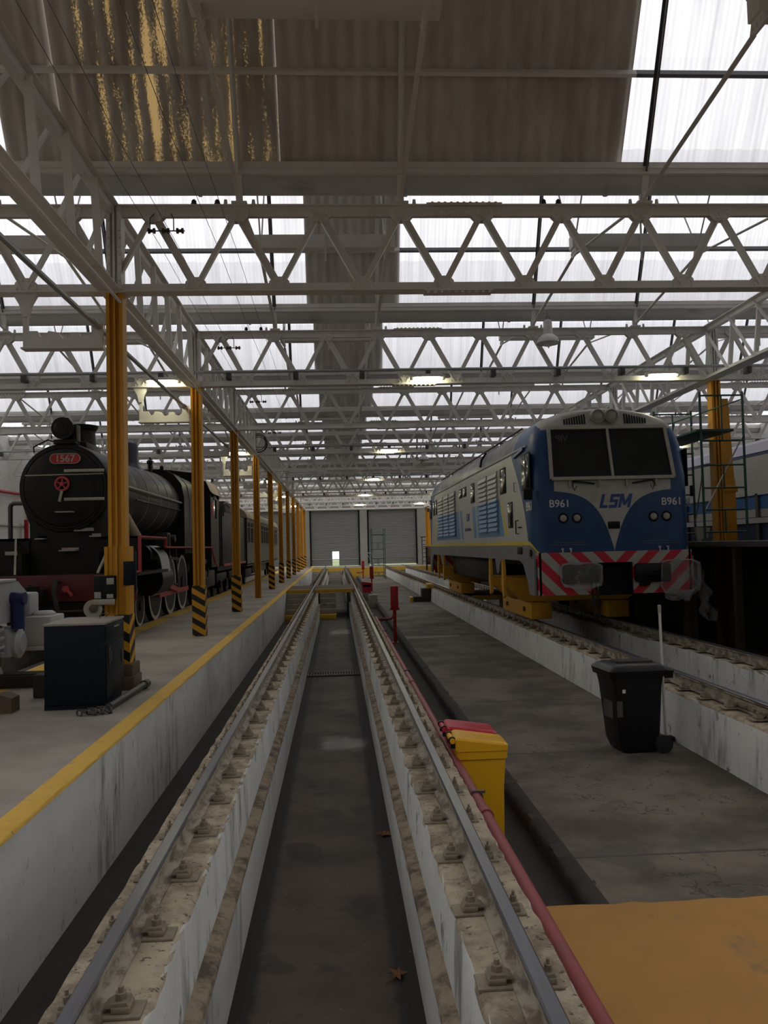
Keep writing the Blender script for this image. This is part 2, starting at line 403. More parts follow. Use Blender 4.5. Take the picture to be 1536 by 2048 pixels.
def rafter_sheet(g):
    n = g.noise(1.2, 6, .65, (1.5, .4, .4))
    c = g.mix(g.sm(n, .4, .7), (.64, .60, .545), (.45, .405, .35))
    return dict(c=c, r=.85, bump=(g.noise(30, 4), .15, .004))
MT['sheet'] = mat('grey_fibre_cement_sheet', rafter_sheet)
MT['roof_bounce'] = paint('pale_bounce_roof', (.76, .76, .80), .7, var=.12, sc_=1.5, dirt=(.5, .48, .46), amt=.3)  # made paler than the sheets to brighten the skylights and bounce light
def translucent(name, amber=False):
    m = bpy.data.materials.new(name); m.use_nodes = True
    nt = m.node_tree; nt.nodes.remove(nt.nodes['Principled BSDF'])
    out = nt.nodes['Material Output']; g = G(nt)
    tr = nt.nodes.new('ShaderNodeBsdfTransparent'); tl = nt.nodes.new('ShaderNodeBsdfTranslucent'); df = nt.nodes.new('ShaderNodeBsdfDiffuse')
    m1 = nt.nodes.new('ShaderNodeMixShader'); m2 = nt.nodes.new('ShaderNodeMixShader')
    if amber:
        rib = g.sin(g.x * (2 * PI / .20) + 1.2)
        k = g.sm(g.noise(1.6, 5, .65, (2.2, .35, .35)) + .075 * rib + .60 * (g.noise(60, 3, .8, (1, .6, .6)) - .5), .54, .66)
        k = k * g.sm(g.noise(.9, 3, .5, (2.5, .2, .2), 4), .38, .55)
        g.put(tr.inputs[0], (.80, .50, .16)); g.put(tl.inputs[0], (.75, .50, .2))
        g.put(df.inputs[0], g.mix(g.sm(g.noise(1.2, 6, .65, (1.5, .4, .4)), .4, .7), (.62, .58, .52), (.43, .385, .33)))
        g.put(m1.inputs[0], .5)
        g.put(m2.inputs[0], 1 - .30 * k)
    else:
        dirt = g.sm(g.noise(.9, 6, .65, (5, .3, .3)), .35, .8)
        line = g.sm(g.noise(7, 3, .6, (1, .03, .03), 4), .56, .66)
        rib = g.sm(g.sin(g.x * (2 * PI / .075)), -.6, .9)
        lap = g.band(g.z, 7.62, 7.80)
        g.put(tr.inputs[0], g.mix(g.mn(dirt * .5 + line * .3 + rib * .28 + lap * .15, 1.0), (.93, .92, .945), (.52, .51, .52)))
        g.put(tl.inputs[0], (.82, .82, .81)); g.put(df.inputs[0], (.5, .5, .5))
        g.put(m1.inputs[0], .45)
        g.put(m2.inputs[0], .10 + .12 * dirt)
    nt.links.new(tr.outputs[0], m1.inputs[1]); nt.links.new(tl.outputs[0], m1.inputs[2])
    nt.links.new(m1.outputs[0], m2.inputs[1]); nt.links.new(df.outputs[0], m2.inputs[2])
    nt.links.new(m2.outputs[0], out.inputs[0])
    return m
MT['skylight'] = translucent('translucent_ribbed_skylight_sheet')
MT['amber'] = translucent('worn_sheet_with_amber_patches', True)
def plastic():
    m = bpy.data.materials.new('clear_wrinkled_plastic_film'); m.use_nodes = True
    nt = m.node_tree; nt.nodes.remove(nt.nodes['Principled BSDF']); g = G(nt)
    tr = nt.nodes.new('ShaderNodeBsdfTransparent'); gl = nt.nodes.new('ShaderNodeBsdfPrincipled')
    gl.inputs['Base Color'].default_value = (.5, .5, .48, 1); gl.inputs['Roughness'].default_value = .25
    mx = nt.nodes.new('ShaderNodeMixShader'); g.put(mx.inputs[0], .16 + .35 * g.sm(g.noise(7, 5, .7), .5, .75))
    nt.links.new(tr.outputs[0], mx.inputs[1]); nt.links.new(gl.outputs[0], mx.inputs[2])
    nt.links.new(mx.outputs[0], nt.nodes['Material Output'].inputs[0])
    return m
MT['film'] = plastic()
# ---------------------------------------------------------------- the setting
XL, XR, PITCH, Y0 = -2.82, 7.95, 6.35, 10.9          # column lines, bay pitch, first column row
XW, XE, YB, YF = -13.7, 18.9, -8.4, 76.5              # left wall, right wall, back wall, far wall
ROW = [Y0 + PITCH * r for r in range(11)]
ZG, RIDGE, SLX = 6.66, 9.26, 1.5                       # gutter level, ridge level, plan depth of the steep face
def ysteps(y0, y1, s0):
    ys, y = [y0], y0
    while y < y1 - 1e-6:
        y = min(y1, y + s0 * max(1.0, y / 9.0)); ys.append(y)
    return ys
def loft(prof, y0, y1, step=.14, jit=None, amp=.012, caps=True):
    mb = MB(); rows = []
    for y in ysteps(y0, y1, step):
        r = []
        for i, (x, z) in enumerate(prof):
            if jit and i in jit:
                x += random.uniform(-1, 1) * amp * jit[i]; z += random.uniform(-1, .3) * amp * .6 * jit[i]
            r.append((x, y, z))
        rows.append(r)
    V = mb.grid(rows)
    if caps: mb.f([v for v in V[0]]); mb.f([v for v in V[-1]][::-1])
    return mb
def slab(name, x0, x1, y0, y1, z0, z1, m):
    mb = MB(); mb.box(x0, x1, y0, y1, z0, z1); return struct(mb.obj(name, m))

# left platform, its painted channel wall, the sunk channel
mb = loft([(-2.25, -.05), (-2.055, -.05), (-2.045, -.058), (-2.045, -.078)], YB, 70, .14, {1: .5, 2: .9}, .012, False)
mb.grid([[(-4.64, YB, -.05), (-2.25, YB, -.05)], [(-4.64, 70, -.05), (-2.25, 70, -.05)]])
struct(mb.obj('floor_platform', MT['platform'], ang=1.2))
struct(loft([(-2.05, -.074), (-2.05, -1.12)], YB, 70, .5, None, 0, False).obj('wall_platform', MT['white_wall']))
slab('floor_channel', -2.06, -1.1, YB, 70, -1.3, -1.1, MT['dirt'])
slab('floor_wall_side', XW, -6.42, YB, YF, -.3, -.05, MT['platform'])
slab('floor_track_pit', -6.5, -4.6, YB, YF, -1.4, -1.2, MT['dirt'])
slab('wall_track_pit', -6.52, -6.42, YB, YF, -1.2, -.06, MT['step_concrete'])
slab('wall_platform_back', -4.64, -4.54, YB, YF, -1.2, -.06, MT['step_concrete'])
slab('floor_far_platform', XW, XE, 70, YF + .3, -.6, -.05, MT['platform'])
# rail plinths of the middle track
PL = [(-1.205, -1.12), (-1.205, -.17), (-1.19, -.15), (-.79, -.15), (-.775, -.17), (-.765, -.545)]
struct(loft(PL, YB, 70, .10, {1: 1, 2: 1, 3: .7, 4: .9}, .008).obj('wall_plinth_left', MT['plinth'], ang=1.0))
struct(loft([(-.77, -.53), (-.69, -.555), (-.685, -.575), (-.685, -.60), (-.77, -.60)], YB, 70, .09, {0: .5, 1: 1.2, 2: 1.2}, .008, False).obj('trim_1', MT['ledge'], ang=1.2))
struct(loft([(-.69, -.585), (-.70, -1.12)], YB, 70, .3, None, 0, False).obj('wall_pit_left', MT['white_wall']))
PR = [(.52, -.545), (.53, -.17), (.545, -.15), (.925, -.15), (.94, -.17), (.94, -1.0)]
struct(loft(PR, YB, 70, .10, {1: .9, 2: .7, 3: 1, 4: 1}, .008).obj('wall_plinth_right', MT['plinth'], ang=1.0))
struct(loft([(.525, -.53), (.45, -.555), (.445, -.575), (.445, -.60), (.525, -.60)], YB, 70, .09, {0: .5, 1: 1.2, 2: 1.2}, .008, False).obj('trim_2', MT['ledge'], ang=1.2))
struct(loft([(.45, -.585), (.46, -1.12)], YB, 70, .3, None, 0, False).obj('wall_pit_right', MT['white_wall']))
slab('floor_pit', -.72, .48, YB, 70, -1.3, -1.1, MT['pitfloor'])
# trench, walkway and yellow slab
slab('floor_trench', .93, 1.72, YB, 70, -1.2, -.93, MT['dirt'])
mb = loft([(1.66, -.95), (1.63, -.79), (1.65, -.752), (1.78, -.75)], 5.58, 70, .07, {0: .6, 1: 1.6, 2: 1.6}, .010, False)
struct(mb.obj('trim_3', MT['slab_edge'], ang=1.2))
slab('floor_walkway', 1.76, 4.1, 5.58, 70, -1.0, -.75, MT['walkway'])
mb = MB(); ys = [i * .12 for i in range(28)]
top = [(.955 + t, 5.585 + random.uniform(-.02, .02), -.744) for t in ys]
mb.grid([[(p[0], YB, -.744) for p in top], top, [(p[0], p[1], -1.0) for p in top]])
struct(mb.obj('floor_yellow', MT['yslab'], ang=1.0))
# second track: plinth walls, pit and the floor beyond
P2 = [(3.97, -.95), (4.02, -.19), (4.05, -.165), (4.47, -.165), (4.49, -.19), (4.49, -1.12)]
struct(loft(P2, YB, 70, .13, {1: 1, 2: 1, 3: .7, 4: .7}, .009).obj('wall_second_plinth_left', MT['plinth'], ang=1.0))
slab('floor_second_pit', 4.46, 5.72, YB, 70, -1.4, -1.1, MT['dirt'])
P3 = [(5.70, -1.12), (5.70, -.19), (5.715, -.165), (6.12, -.165), (6.14, -.19), (6.14, -1.0)]
struct(loft(P3, YB, 29.5, .13, {1: 1, 2: 1, 3: .7, 4: .7}, .009).obj('wall_second_plinth_right', MT['plinth'], ang=1.0))
struct(loft(P3, 34.5, 70, .3, {1: 1, 2: 1, 3: .7, 4: .7}, .009).obj('wall_second_plinth_far', MT['plinth'], ang=1.0))
slab('floor_right', 6.1, XE, YB, 70, -1.2, -.75, MT['walkway'])
# yellow riser of the far platform and its slab edges over the pits
mb = MB(); mb.box(.94, 4.05, 69.97, 70.0, -.95, -.05); mb.box(6.14, XE, 69.97, 70, -.95, -.05)
for a, b in ((-2.05, -1.2), (-.78, .53), (4.48, 5.71)): mb.box(a, b, 69.9, 70.3, -.33, -.045)
struct(mb.obj('trim_4', MT['ypaint']))
mb = MB()
for i in range(5):
    z = -.30 - .16 * i
    for a, b in ((-2.05, -1.2), (-.7, .45)): mb.box(a, b, 69.9 - .3 * (i + 1), 70, z - .2, z)
struct(mb.obj('floor_far_steps', MT['step_concrete']))
# outer walls
slab('wall_left', XW - .3, XW, YB, YF, -.3, 6.7, MT['brick'])
slab('wall_right', XE, XE + .3, YB, YF, -1.2, 6.7, MT['brick'])
slab('wall_back', XW, XE, YB - .3, YB, -1.4, 9.4, MT['endwall'])
DOORS = [(-12.4, -8.0), (-7.2, -3.15), (-2.33, 2.08), (2.9, 7.32), (8.4, 12.7), (13.6, 18.0)]
mb = MB(); x = XW
for a, b in DOORS + [(XE, XE)]:
    mb.box(x, a, YF, YF + .35, -.6, 5.1); x = b
mb.box(XW, XE, YF, YF + .35, 5.1, 9.4)
struct(mb.obj('wall_far', MT['endwall']))
for k, (a, b) in enumerate(DOORS):
    mb = MB(); z0 = .07 if k == 3 else .01
    def sheet(xa, xb, za, zb):
        n = max(2, int((zb - za) / .033)); rows = []
        for i in range(n + 1):
            z = za + (zb - za) * i / n
            rows.append([(xa, YF + .10 + .014 * math.sin(z * 2 * PI / .13), z), (xb, YF + .10 + .014 * math.sin(z * 2 * PI / .13), z)])
        mb.grid(rows)
    if k == 2:
        sheet(a, -.40, z0, 1.31); sheet(.23, b, z0, 1.31); sheet(a, b, 1.31, 5.1)
    else: sheet(a, b, z0, 5.1)
    o = struct(mb.obj('door_%d' % (k + 1), MT['shutter']))
    for xx in (a, b):
        m2 = MB(); m2.box(xx - .07, xx + .07, YF - .03, YF + .16, 0, 5.15); m2.obj('guide_rail', MT['black'], o)
    m2 = MB(); m2.box(a - .1, b + .1, YF - .12, YF + .16, 5.02, 5.30); m2.obj('shutter_box', MT['steel_dark'], o)
    if k in (2, 3):
        m2 = MB(); m2.box(a + .05, b - .05, YF + .06, YF + .13, z0 + .55, z0 + .60); m2.obj('stiffening_bar', MT['cream'], o)
    if k == 2:
        m2 = MB()
        for q in ((-.42, -.39, 0, 1.33), (.22, .25, 0, 1.33), (-.42, .25, 1.30, 1.34), (-.42, .25, .30, .32)): m2.box(q[0], q[1], YF + .05, YF + .13, q[2], q[3])
        m2.obj('wicket_frame', MT['cream'], o)
slab('ground_outside', -30, 30, YF + .35, 120, -.5, -.06, MT['outside'])

# roof: shallow corrugated slopes and the steep faces with translucent sheets
def corr(x0, x1, a, b, per, amp, seg, rows=1):
    mb = MB(); n = int(round((x1 - x0) / per * seg))
    dy, dz = b[0] - a[0], b[1] - a[1]; L = math.hypot(dy, dz); ny, nz = -dz / L, dy / L
    R = []
    for j in range(rows + 1):
        t = j / rows
        R.append([(x0 + (x1 - x0) * i / n, a[0] + dy * t + ny * amp * math.sin(2 * PI * (i / seg)), a[1] + dz * t + nz * amp * math.sin(2 * PI * (i / seg))) for i in range(n + 1)])
    mb.grid(R); return mb
lo, hi = (-.02, ZG), (-SLX, RIDGE)                        # steep face, local to its row
shallow = corr(XW, XE, (-PITCH + .02, ZG), (-SLX, RIDGE), .40, .02, 4).obj('ceiling', MT['roof_bounce'], ang=1.5)
shallow_fill = corr(XW, XE, (-PITCH + .02, ZG), (-SLX, RIDGE), .15, .012, 4).obj('window_3', MT['skylight'], loc=(0, Y0 + PITCH * 11, 0), ang=1.5); struct(shallow_fill)  # unseen light sheet added on the far slopes to brighten the end wall
strip = corr(-.50, 1.41, lo, hi, .177, .022, 8).obj('ceiling', MT['sheet'], ang=1.5)
skyL = corr(XW, -.46, lo, hi, .15, .012, 4).obj('window_1', MT['skylight'], ang=1.5)
skyR = corr(1.37, XE, lo, hi, .15, .012, 4).obj('window_2', MT['skylight'], ang=1.5)
for o in (shallow, strip, skyL, skyR): struct(o)
nw = 3
def put(o, y, name=None):
    c = o.copy(); COL.objects.link(c); c.location.y = y
    if name: c.name = name
    return c
first = True
for r in range(-2, 11):
    y = Y0 + PITCH * r
    if r >= 1:
        if first:
            for o in (shallow, strip, skyL, skyR): o.location.y = y
            first = False
        else:
            put(strip, y)
            if r < 8: put(shallow, y)
            else:
                nw += 1; put(shallow_fill, y, 'window_%d' % nw)  # added fill sheet replaces the opaque slope, out of view
            put(skyL, y, 'window_%d' % (nw + 1)); put(skyR, y, 'window_%d' % (nw + 2)); nw += 2
    elif r == -2: put(shallow, y)
SHSEG = {0: ((XW, XE, 'sheet', 0),), -1: ((XW, XE, 'skylight', 0),)}
for r in (0, -1, -2):                                      # the bays over and behind the camera: mostly opaque
    y = Y0 + PITCH * r
    a, b = (-4.10, 3.93)
    if r > -2:                                             # the slope above the camera: unseen light sheet added to brighten the hall
        sa, sb = (-PITCH + .02, ZG), (-SLX, RIDGE)
        for x0, x1, m, nm in SHSEG[r]:
            nw += m == 'skylight'
            struct(corr(x0, x1, sa, sb, .15 if m == 'skylight' else .40, .015, 4).obj('window_%d' % nw if m == 'skylight' else 'ceiling', MT[m], loc=(0, y, 0), ang=1.5))  # the window piece here is the added unseen light sheet
    if r == 0:
        for x0, x1, m in ((a, -3.35, 'sheet'), (-3.35, -.62, 'amber'), (-.62, b, 'sheet')):
            struct(corr(x0, x1, lo, hi, .20, .022, 8, 1).obj('ceiling', MT[m], loc=(0, y, 0), ang=1.5))
    else: struct(corr(a, b, lo, hi, .20, .022, 8).obj('ceiling', MT['sheet'], loc=(0, y, 0), ang=1.5))
    struct(corr(XW, a, lo, hi, .15, .012, 4).obj('window_%d' % (nw + 1), MT['skylight'], loc=(0, y, 0), ang=1.5))
    struct(corr(b, XE, lo, hi, .15, .012, 4).obj('window_%d' % (nw + 2), MT['skylight'], loc=(0, y, 0), ang=1.5)); nw += 2

# ---------------------------------------------------------------- roof steelwork
NODE = 1.077
BAYW = ['over the first column row', 'over the second column row', 'over the third column row', 'over the fourth column row', 'over the fifth column row', 'over the sixth column row', 'over the seventh column row', 'over the eighth column row', 'over the ninth column row', 'over the tenth column row', 'over the last column row']
SPAN = [(XL - 10.77, 'over the steam engine'), (XL, 'over the middle track'), (XR, 'over the right bay')]
def rivet(mb, x, y, z, r=.022):
    mb.lathe([(r, 0), (r * .8, -r * .7), (.001, -r)], (x, y, z), (0, 1, 0), 6)
def chord_mesh(top):
    mb = MB(); L = 10.77
    if top:
        mb.box(0, L, -.10, .10, 1.125, 1.14); mb.box(0, L, -.035, -.02, 1.0, 1.125); mb.box(0, L, .02, .035, 1.0, 1.125)
    else:
        mb.box(0, L, -.11, .11, 0, .015); mb.box(0, L, -.035, -.02, .015, .12); mb.box(0, L, .02, .035, .015, .12)
    return mb
def diag_mesh(sgn):
    mb = MB()
    p0, p1 = (0, 0, .07), (sgn * NODE / 2, 0, 1.06)
    mb.bar(p0, p1, .08 if sgn > 0 else .105, .012, (0, 1, 0))
    d = (Vector(p1) - Vector(p0)).normalized(); s = Vector((d.z, 0, -d.x)) * (.034 if sgn > 0 else -.046)
    mb.bar(Vector(p0) + s + Vector((0, -.035, 0)), Vector(p1) + s + Vector((0, -.035, 0)), .012, .07, (0, 1, 0))
    return mb
def gusset_mesh(top):
    mb = MB()
    if top: pl = [(-.17, 1.125), (.17, 1.125), (.15, 1.0), (.08, .93), (-.08, .93), (-.15, 1.0)]
    else: pl = [(-.15, .015), (.15, .015), (.13, .14), (.07, .20), (-.07, .20), (-.13, .14)]
    mb.prism(pl, 'y', -.05, -.036); mb.prism(pl, 'y', .036, .05)
    z0 = 1.08 if top else .06; s = -1 if top else 1
    for x, dz in ((-.11, 0), (.11, 0), (-.09, .06), (.09, .06), (-.04, .11), (.04, .11)): rivet(mb, x, -.05, z0 + s * dz)
    return mb
gt = bpy.data.objects
tc = chord_mesh(True).obj('top_chord', MT['steel']); me_tc = tc.data
bc = chord_mesh(False).obj('bottom_chord', MT['steel']); me_bc = bc.data
du = diag_mesh(1).obj('diagonal', MT['steel']); me_du = du.data
dd = diag_mesh(-1).obj('diagonal', MT['steel']); me_dd = dd.data
g1 = gusset_mesh(True).obj('gusset_plate', MT['steel']); me_g1 = g1.data
g2 = gusset_mesh(False).obj('gusset_plate', MT['steel']); me_g2 = g2.data
for o in (tc, bc, du, dd, g1, g2): bpy.data.objects.remove(o)
mb = MB()
for i in range(10):
    a = diag_mesh(1); 
    for q, dm in ((0, me_du), (1, me_dd)):
        t = bmesh.new(); t.from_mesh(dm)
        for v in t.verts: v.co.x += NODE * (i + q)
        tmp = bpy.data.meshes.new('tmp'); t.to_mesh(tmp); t.free(); mb.bm.from_mesh(tmp); bpy.data.meshes.remove(tmp)
    a.bm.free()
lw = mb.obj('lattice_web', MT['steel']); me_lw = lw.data; bpy.data.objects.remove(lw)
mb = MB()
mb.box(1.9, 2.9, -.11, .11, 1.141, 1.155); mb.box(1.9, 2.9, -.06, -.036, 1.0, 1.12)
for i in range(11):
    mb.lathe([(.024, 0), (.02, .02), (.001, .028)], (1.98 + i * .084, -.07, 1.155), (0, 0, 1), 6)
    rivet(mb, 1.98 + i * .084, -.06, 1.09, .024); rivet(mb, 2.02 + i * .084, -.06, 1.03, .024)
sp = mb.obj('splice_plate', MT['steel']); me_sp = sp.data; bpy.data.objects.remove(sp)
mb = MB(); mb.box(4.05, 4.95, -.12, .12, -.016, -.001)
for i in range(10): mb.lathe([(.024, 0), (.02, -.02), (.001, -.028)], (4.1 + i * .09, -.08, -.016), (0, 0, 1), 6)
sp = mb.obj('splice_plate', MT['steel']); me_sb = sp.data; bpy.data.objects.remove(sp)
ZB = 5.0
for r, y in enumerate(ROW):
    for s, (x0, where) in enumerate(SPAN):
        if r == 0 and s == 2: continue
        t = thing('lattice_girder', 'riveted lattice girder %s, %s' % (BAYW[r].replace('over', 'at'), where), 'girder', (x0, y, ZB), 0, 'lattice girders across the bays')
        link('top_chord', me_tc, t); link('bottom_chord', me_bc, t)
        if r < 6:
            for i in range(10):
                link('diagonal', me_du, t, (NODE * i, 0, 0)); link('diagonal', me_dd, t, (NODE * (i + 1), 0, 0))
        else: link('lattice_web', me_lw, t)
        if r < 3:
            for i in range(10): link('gusset_plate', me_g1, t, (NODE * (i + .5), 0, 0))
            for i in range(1, 10): link('gusset_plate', me_g2, t, (NODE * i, 0, 0))
        if r < 5:
            link('splice_plate', me_sp, t, (2.2, 0, 0)); link('splice_plate', me_sb, t)
# girders along the column lines
def long_parts():
    out = []
    mb = MB(); mb.box(-.15, -.008, 0, PITCH, 0, .014); mb.box(.008, .15, 0, PITCH, 0, .014); mb.box(-.05, .05, 0, PITCH, .014, .10)
    for k in range(5): mb.box(-.01, .01, .3 + k * 1.25, 1.0 + k * 1.25, -.001, .014)
    out.append(('bottom_chord', mb))
    mb = MB(); mb.box(-.12, .12, 0, PITCH, 1.12, 1.135); mb.box(-.05, .05, 0, PITCH, 1.02, 1.12); out.append(('top_chord', mb))
    n = 6; p = PITCH / n
    for i in range(n):
        mb = MB(); mb.bar((-.07, p * i + .05, .06), (-.07, p * (i + 1) - .05, 1.07), .012, .07, (1, 0, 0)); out.append(('diagonal', mb))
        mb = MB(); mb.bar((.07, p * i + .02, 1.07), (.07, p * i + .02 + .22, .06), .05, .08, (1, 0, 0)); out.append(('upright', mb))
    return out
LP = []
for nm, mb in long_parts():
    o = mb.obj(nm, MT['steel']); LP.append((nm, o.data)); bpy.data.objects.remove(o)
for nmx, x in (('left', XL), ('right', XR)):
    for r in range(-1, 10):
        if nmx == 'right' and r < 0: continue
        pass
        sd = 'steam engine' if nmx == 'left' else 'blue diesel'
        if r < 0: lab = 'girder running overhead toward the first column by the %s' % sd
        else: lab = 'girder above the columns by the %s, from %s to %s row' % (sd, ORD[r], ORD[r + 1])
        t = thing('column_line_girder', lab, 'girder', (x, Y0 + PITCH * r, ZB + .005), 0, 'girders along the column rows')
        for nm, me in LP:
            if r > 4 and nm == 'upright': continue
            link(nm, me, t)
# gutters
def gutter_parts():
    a = MB(); a.box(XW, XE, -.17, .17, 6.645, 6.66); a.box(XW, XE, -.19, -.16, 6.49, 6.66); a.box(XW, XE, .16, .19, 6.49, 6.66); a.box(XW, XE, -.21, -.19, 6.50, 6.53)
    a.box(XW, XE, -.205, -.19, 6.575, 6.59)
    b = MB(); rows = []
    for i in range(9):
        t = PI * i / 8
        rows.append([(XW, -.16 * math.cos(t), 6.49 - .19 * math.sin(t)), (XE, -.16 * math.cos(t), 6.49 - .19 * math.sin(t))])
    b.grid(rows)
    c = MB()
    for k in range(12):
        x = XW + 1.2 + k * 2.7; rows = []
        for i in range(9):
            t = PI * i / 8
            rows.append([(x, -.172 * math.cos(t), 6.49 - .205 * math.sin(t)), (x + .04, -.172 * math.cos(t), 6.49 - .205 * math.sin(t))])
        c.grid(rows)
    return [('fascia', a, 'steel'), ('trough', b, 'gutter_grey'), ('strap', c, 'gutter_grey')]
GP = []
for nm, mb, m in gutter_parts():
    o = mb.obj(nm, MT[m], ang=.8); GP.append((nm, o.data)); bpy.data.objects.remove(o)
for r in range(-1, 11):
    lab = 'long grey roof gutter beam %s' % (BAYW[r] if r >= 0 else 'behind the top of the view')
    t = thing('roof_gutter', lab, 'gutter', (0, Y0 + PITCH * r, 0), 0, 'roof gutters')
    for nm, me in GP:
        o = link(nm, me, t)
        if nm == 'strap': o['kind'] = 'stuff'
# purlins on the steep faces
zp = 7.64; yp = -(zp - ZG) * SLX / (RIDGE - ZG)
def purlin(xa, xb, m):
    mb = MB(); mb.bar((xa, yp - .05, zp - .03), (xb, yp - .05, zp - .03), .05, .09, (0, -.5, -.86))
    o = mb.obj('purlin', m); q = o.data; bpy.data.objects.remove(o); return q
P0 = [purlin(XW, -4.1, MT['bar_backlit']), purlin(-4.1, 3.95, MT['steel']), purlin(3.95, XE, MT['bar_backlit'])]
P1 = [purlin(XW, -.48, MT['bar_backlit']), purlin(-.48, 1.4, MT['steel']), purlin(1.4, XE, MT['bar_backlit'])]
for r in range(0, 11):
    t = thing('purlin', 'thin purlin across the roof slope %s' % BAYW[r], 'purlin', (0, ROW[r], 0), 0, 'purlins of the skylight slopes')
    for nm, me in zip(('backlit_purlin', 'purlin_bar', 'backlit_purlin'), P0 if r == 0 else P1): link(nm, me, t)
# small roof trusses standing on the girders
def rt_parts():
    P = []
    a = MB(); a.bar((0, -.16, 6.55), (0, -SLX + .02, RIDGE - .06), .075, .012, (0, -.5, .86)); a.bar((0, -.19, 6.53), (0, -SLX - .01, RIDGE - .09), .012, .07, (0, -.5, .86)); P.append(('steep_rafter', a))
    a = MB(); a.bar((0, -PITCH + .1, ZG - .05), (0, -SLX, RIDGE - .08), .075, .09, (0, -.5, .86)); P.append(('rafter', a))
    a = MB(); a.bar((0, -.2, 6.60), (0, -.06, 6.17), .09, .02, (0, 1, 0)); a.box(-.10, .10, -.13, .10, 6.14, 6.17); a.box(-.03, .03, -.13, .02, 6.17, 6.30)
    for x in (-.18, .18): a.cyl((x, -.06, 6.14), (x, -.06, 6.21), .028, .02, 8)
    P.append(('foot_bracket', a))
    a = MB(); a.bar((0, -PITCH + .1, 6.20), (0, -PITCH / 2 - .1, 6.58), .055, .014, (0, 0, 1)); a.bar((0, -PITCH / 2 + .1, 6.58), (0, -.06, 6.20), .055, .014, (0, 0, 1)); P.append(('tie_rod', a))
    a = MB(); a.prism([(-PITCH / 2 - .16, 6.57), (-PITCH / 2 + .16, 6.57), (-PITCH / 2 + .1, 6.74), (-PITCH / 2 - .1, 6.74)], 'x', -.015, .015)
    for k in (-.08, 0, .08): a.cyl((-.03, -PITCH / 2 + k, 6.63), (.03, -PITCH / 2 + k, 6.63), .018, n=6)
    P.append(('tie_plate', a))
    a = MB(); a.cyl((0, -PITCH / 2, 6.7), (0, -SLX - .1, RIDGE - .1), .014, n=6); a.cyl((0, -PITCH / 2, 6.7), (0, -4.05, ZG + 2.3 * .536 - .05), .014, n=6); P.append(('strut', a))
    return P
RP = []
for nm, mb in rt_parts():
    o = mb.obj(nm, MT['steel']); RP.append((nm, o.data)); bpy.data.objects.remove(o)
me_dk = RP[0][1].copy(); me_dk.materials.clear(); me_dk.materials.append(MT['bar_backlit'])  # darker copy for rafters seen backlit against the skylights
RX = (1.66, 3.76, 7.02, 9.20)
for r in range(0, 11):
    for s, (x0, where) in enumerate(SPAN):
        for i, dx in enumerate(RX):
            if r == 0 and s == 2 and i: continue
            t = thing('roof_truss', '%s small roof truss %s, ending at %s' % (ORD[i], where, BAYW[r].replace('over ', '')), 'roof truss', (x0 + dx, ROW[r], 0), 0, 'small roof trusses under the sheets')
            dk = not (-4.1 < x0 + dx < 3.95) if r == 0 else not (-.5 < x0 + dx < 1.41)
            for nm, me in RP:
                if nm == 'steep_rafter' and dk: me = me_dk
                if r > 5 and nm in ('tie_plate', 'strut', 'foot_bracket'): continue
                link(nm, me, t)
# boxed longitudinal braces at mid bay
mb = MB(); mb.box(0, 2.36, -.12, .12, 6.70, 6.93, .01); bx = mb.obj('box_beam', MT['steel']); me_bx = bx.data; bpy.data.objects.remove(bx)
mb = MB(); mb.box(1.17, 1.20, -.15, -.13, 6.45, 7.12); hg = mb.obj('hanger_strap', MT['steel']); me_hg = hg.data; bpy.data.objects.remove(hg)
for r in range(0, 11):
    for s, (x0, where) in enumerate(SPAN):
        for i, dx in enumerate((1.56, 6.97)):
            if r == 0 and s == 2: continue
            t = thing('bracing_box', '%s pale boxed roof brace %s, before %s' % (('first', 'second')[i], where, BAYW[r].replace('over ', '')), 'brace', (x0 + dx, ROW[r] - PITCH / 2, 0), 0, 'boxed roof braces')
            link('box_beam', me_bx, t); link('hanger_strap', me_hg, t)
# vent flap frame hanging in the skylight on the right of the first bay: dark glazing bar pairs
# ---------------------------------------------------------------- columns
def column_profile(wd, dp, g):
    a, b = wd / 2, dp / 2
    return [(-a, -b), (-a + g, -b), (-a + g, -b + g), (-.012, -b + g), (-.012, -b - .004), (.012, -b - .004), (.012, -b + g), (a - g, -b + g), (a - g, -b), (a, -b),
            (a, b), (a - g, b), (a - g, b - g), (-a + g, b - g), (-a + g, b), (-a, b)]
def column(x, y, r, label, zb=-.05, sleeve=None, haz=None, wide=.21, extra=False):
    t = thing('steel_column', label, 'column', (x, y, 0), 0, 'yellow steel columns')
    zs = 1.55 if zb < -.5 else zb
    mb = MB(); mb.prism(column_profile(wide, .21, .045), 'z', zs, 5.0); mb.obj('shaft', MT['yellow_col'], t)
    if zs > zb:
        mb = MB(); mb.prism(column_profile(wide, .21, .045), 'z', zb, zs); q = mb.obj('shaft_base', MT['col_shade'], t); q['label'] = 'lower shaft with painted deck shade'
    mb = MB(); mb.prism(column_profile(wide * .9, .2, .05), 'z', 5.0, 6.12); mb.box(-.16, .16, -.13, .13, 4.985, 5.0)
    for k in range(9): rivet(mb, .07, -.10, 5.15 + k * .11, .02); rivet(mb, -.07, -.10, 5.15 + k * .11, .02)
    mb.obj('head_post', MT['steel'], t)
    if sleeve and haz < sleeve[0]:
        mb = MB(); mb.prism(column_profile(sleeve[1], .27, .04), 'z', zb, sleeve[0]); mb.obj('sleeve', MT['yellow_col'], t)
    if haz:
        mb = MB(); wd = (sleeve[1] if sleeve else wide) / 2 + .004
        mb.box(-wd, wd, -.142, .142, zb, haz); mb.obj('hazard_band', MT['hazard'], t)
    return t
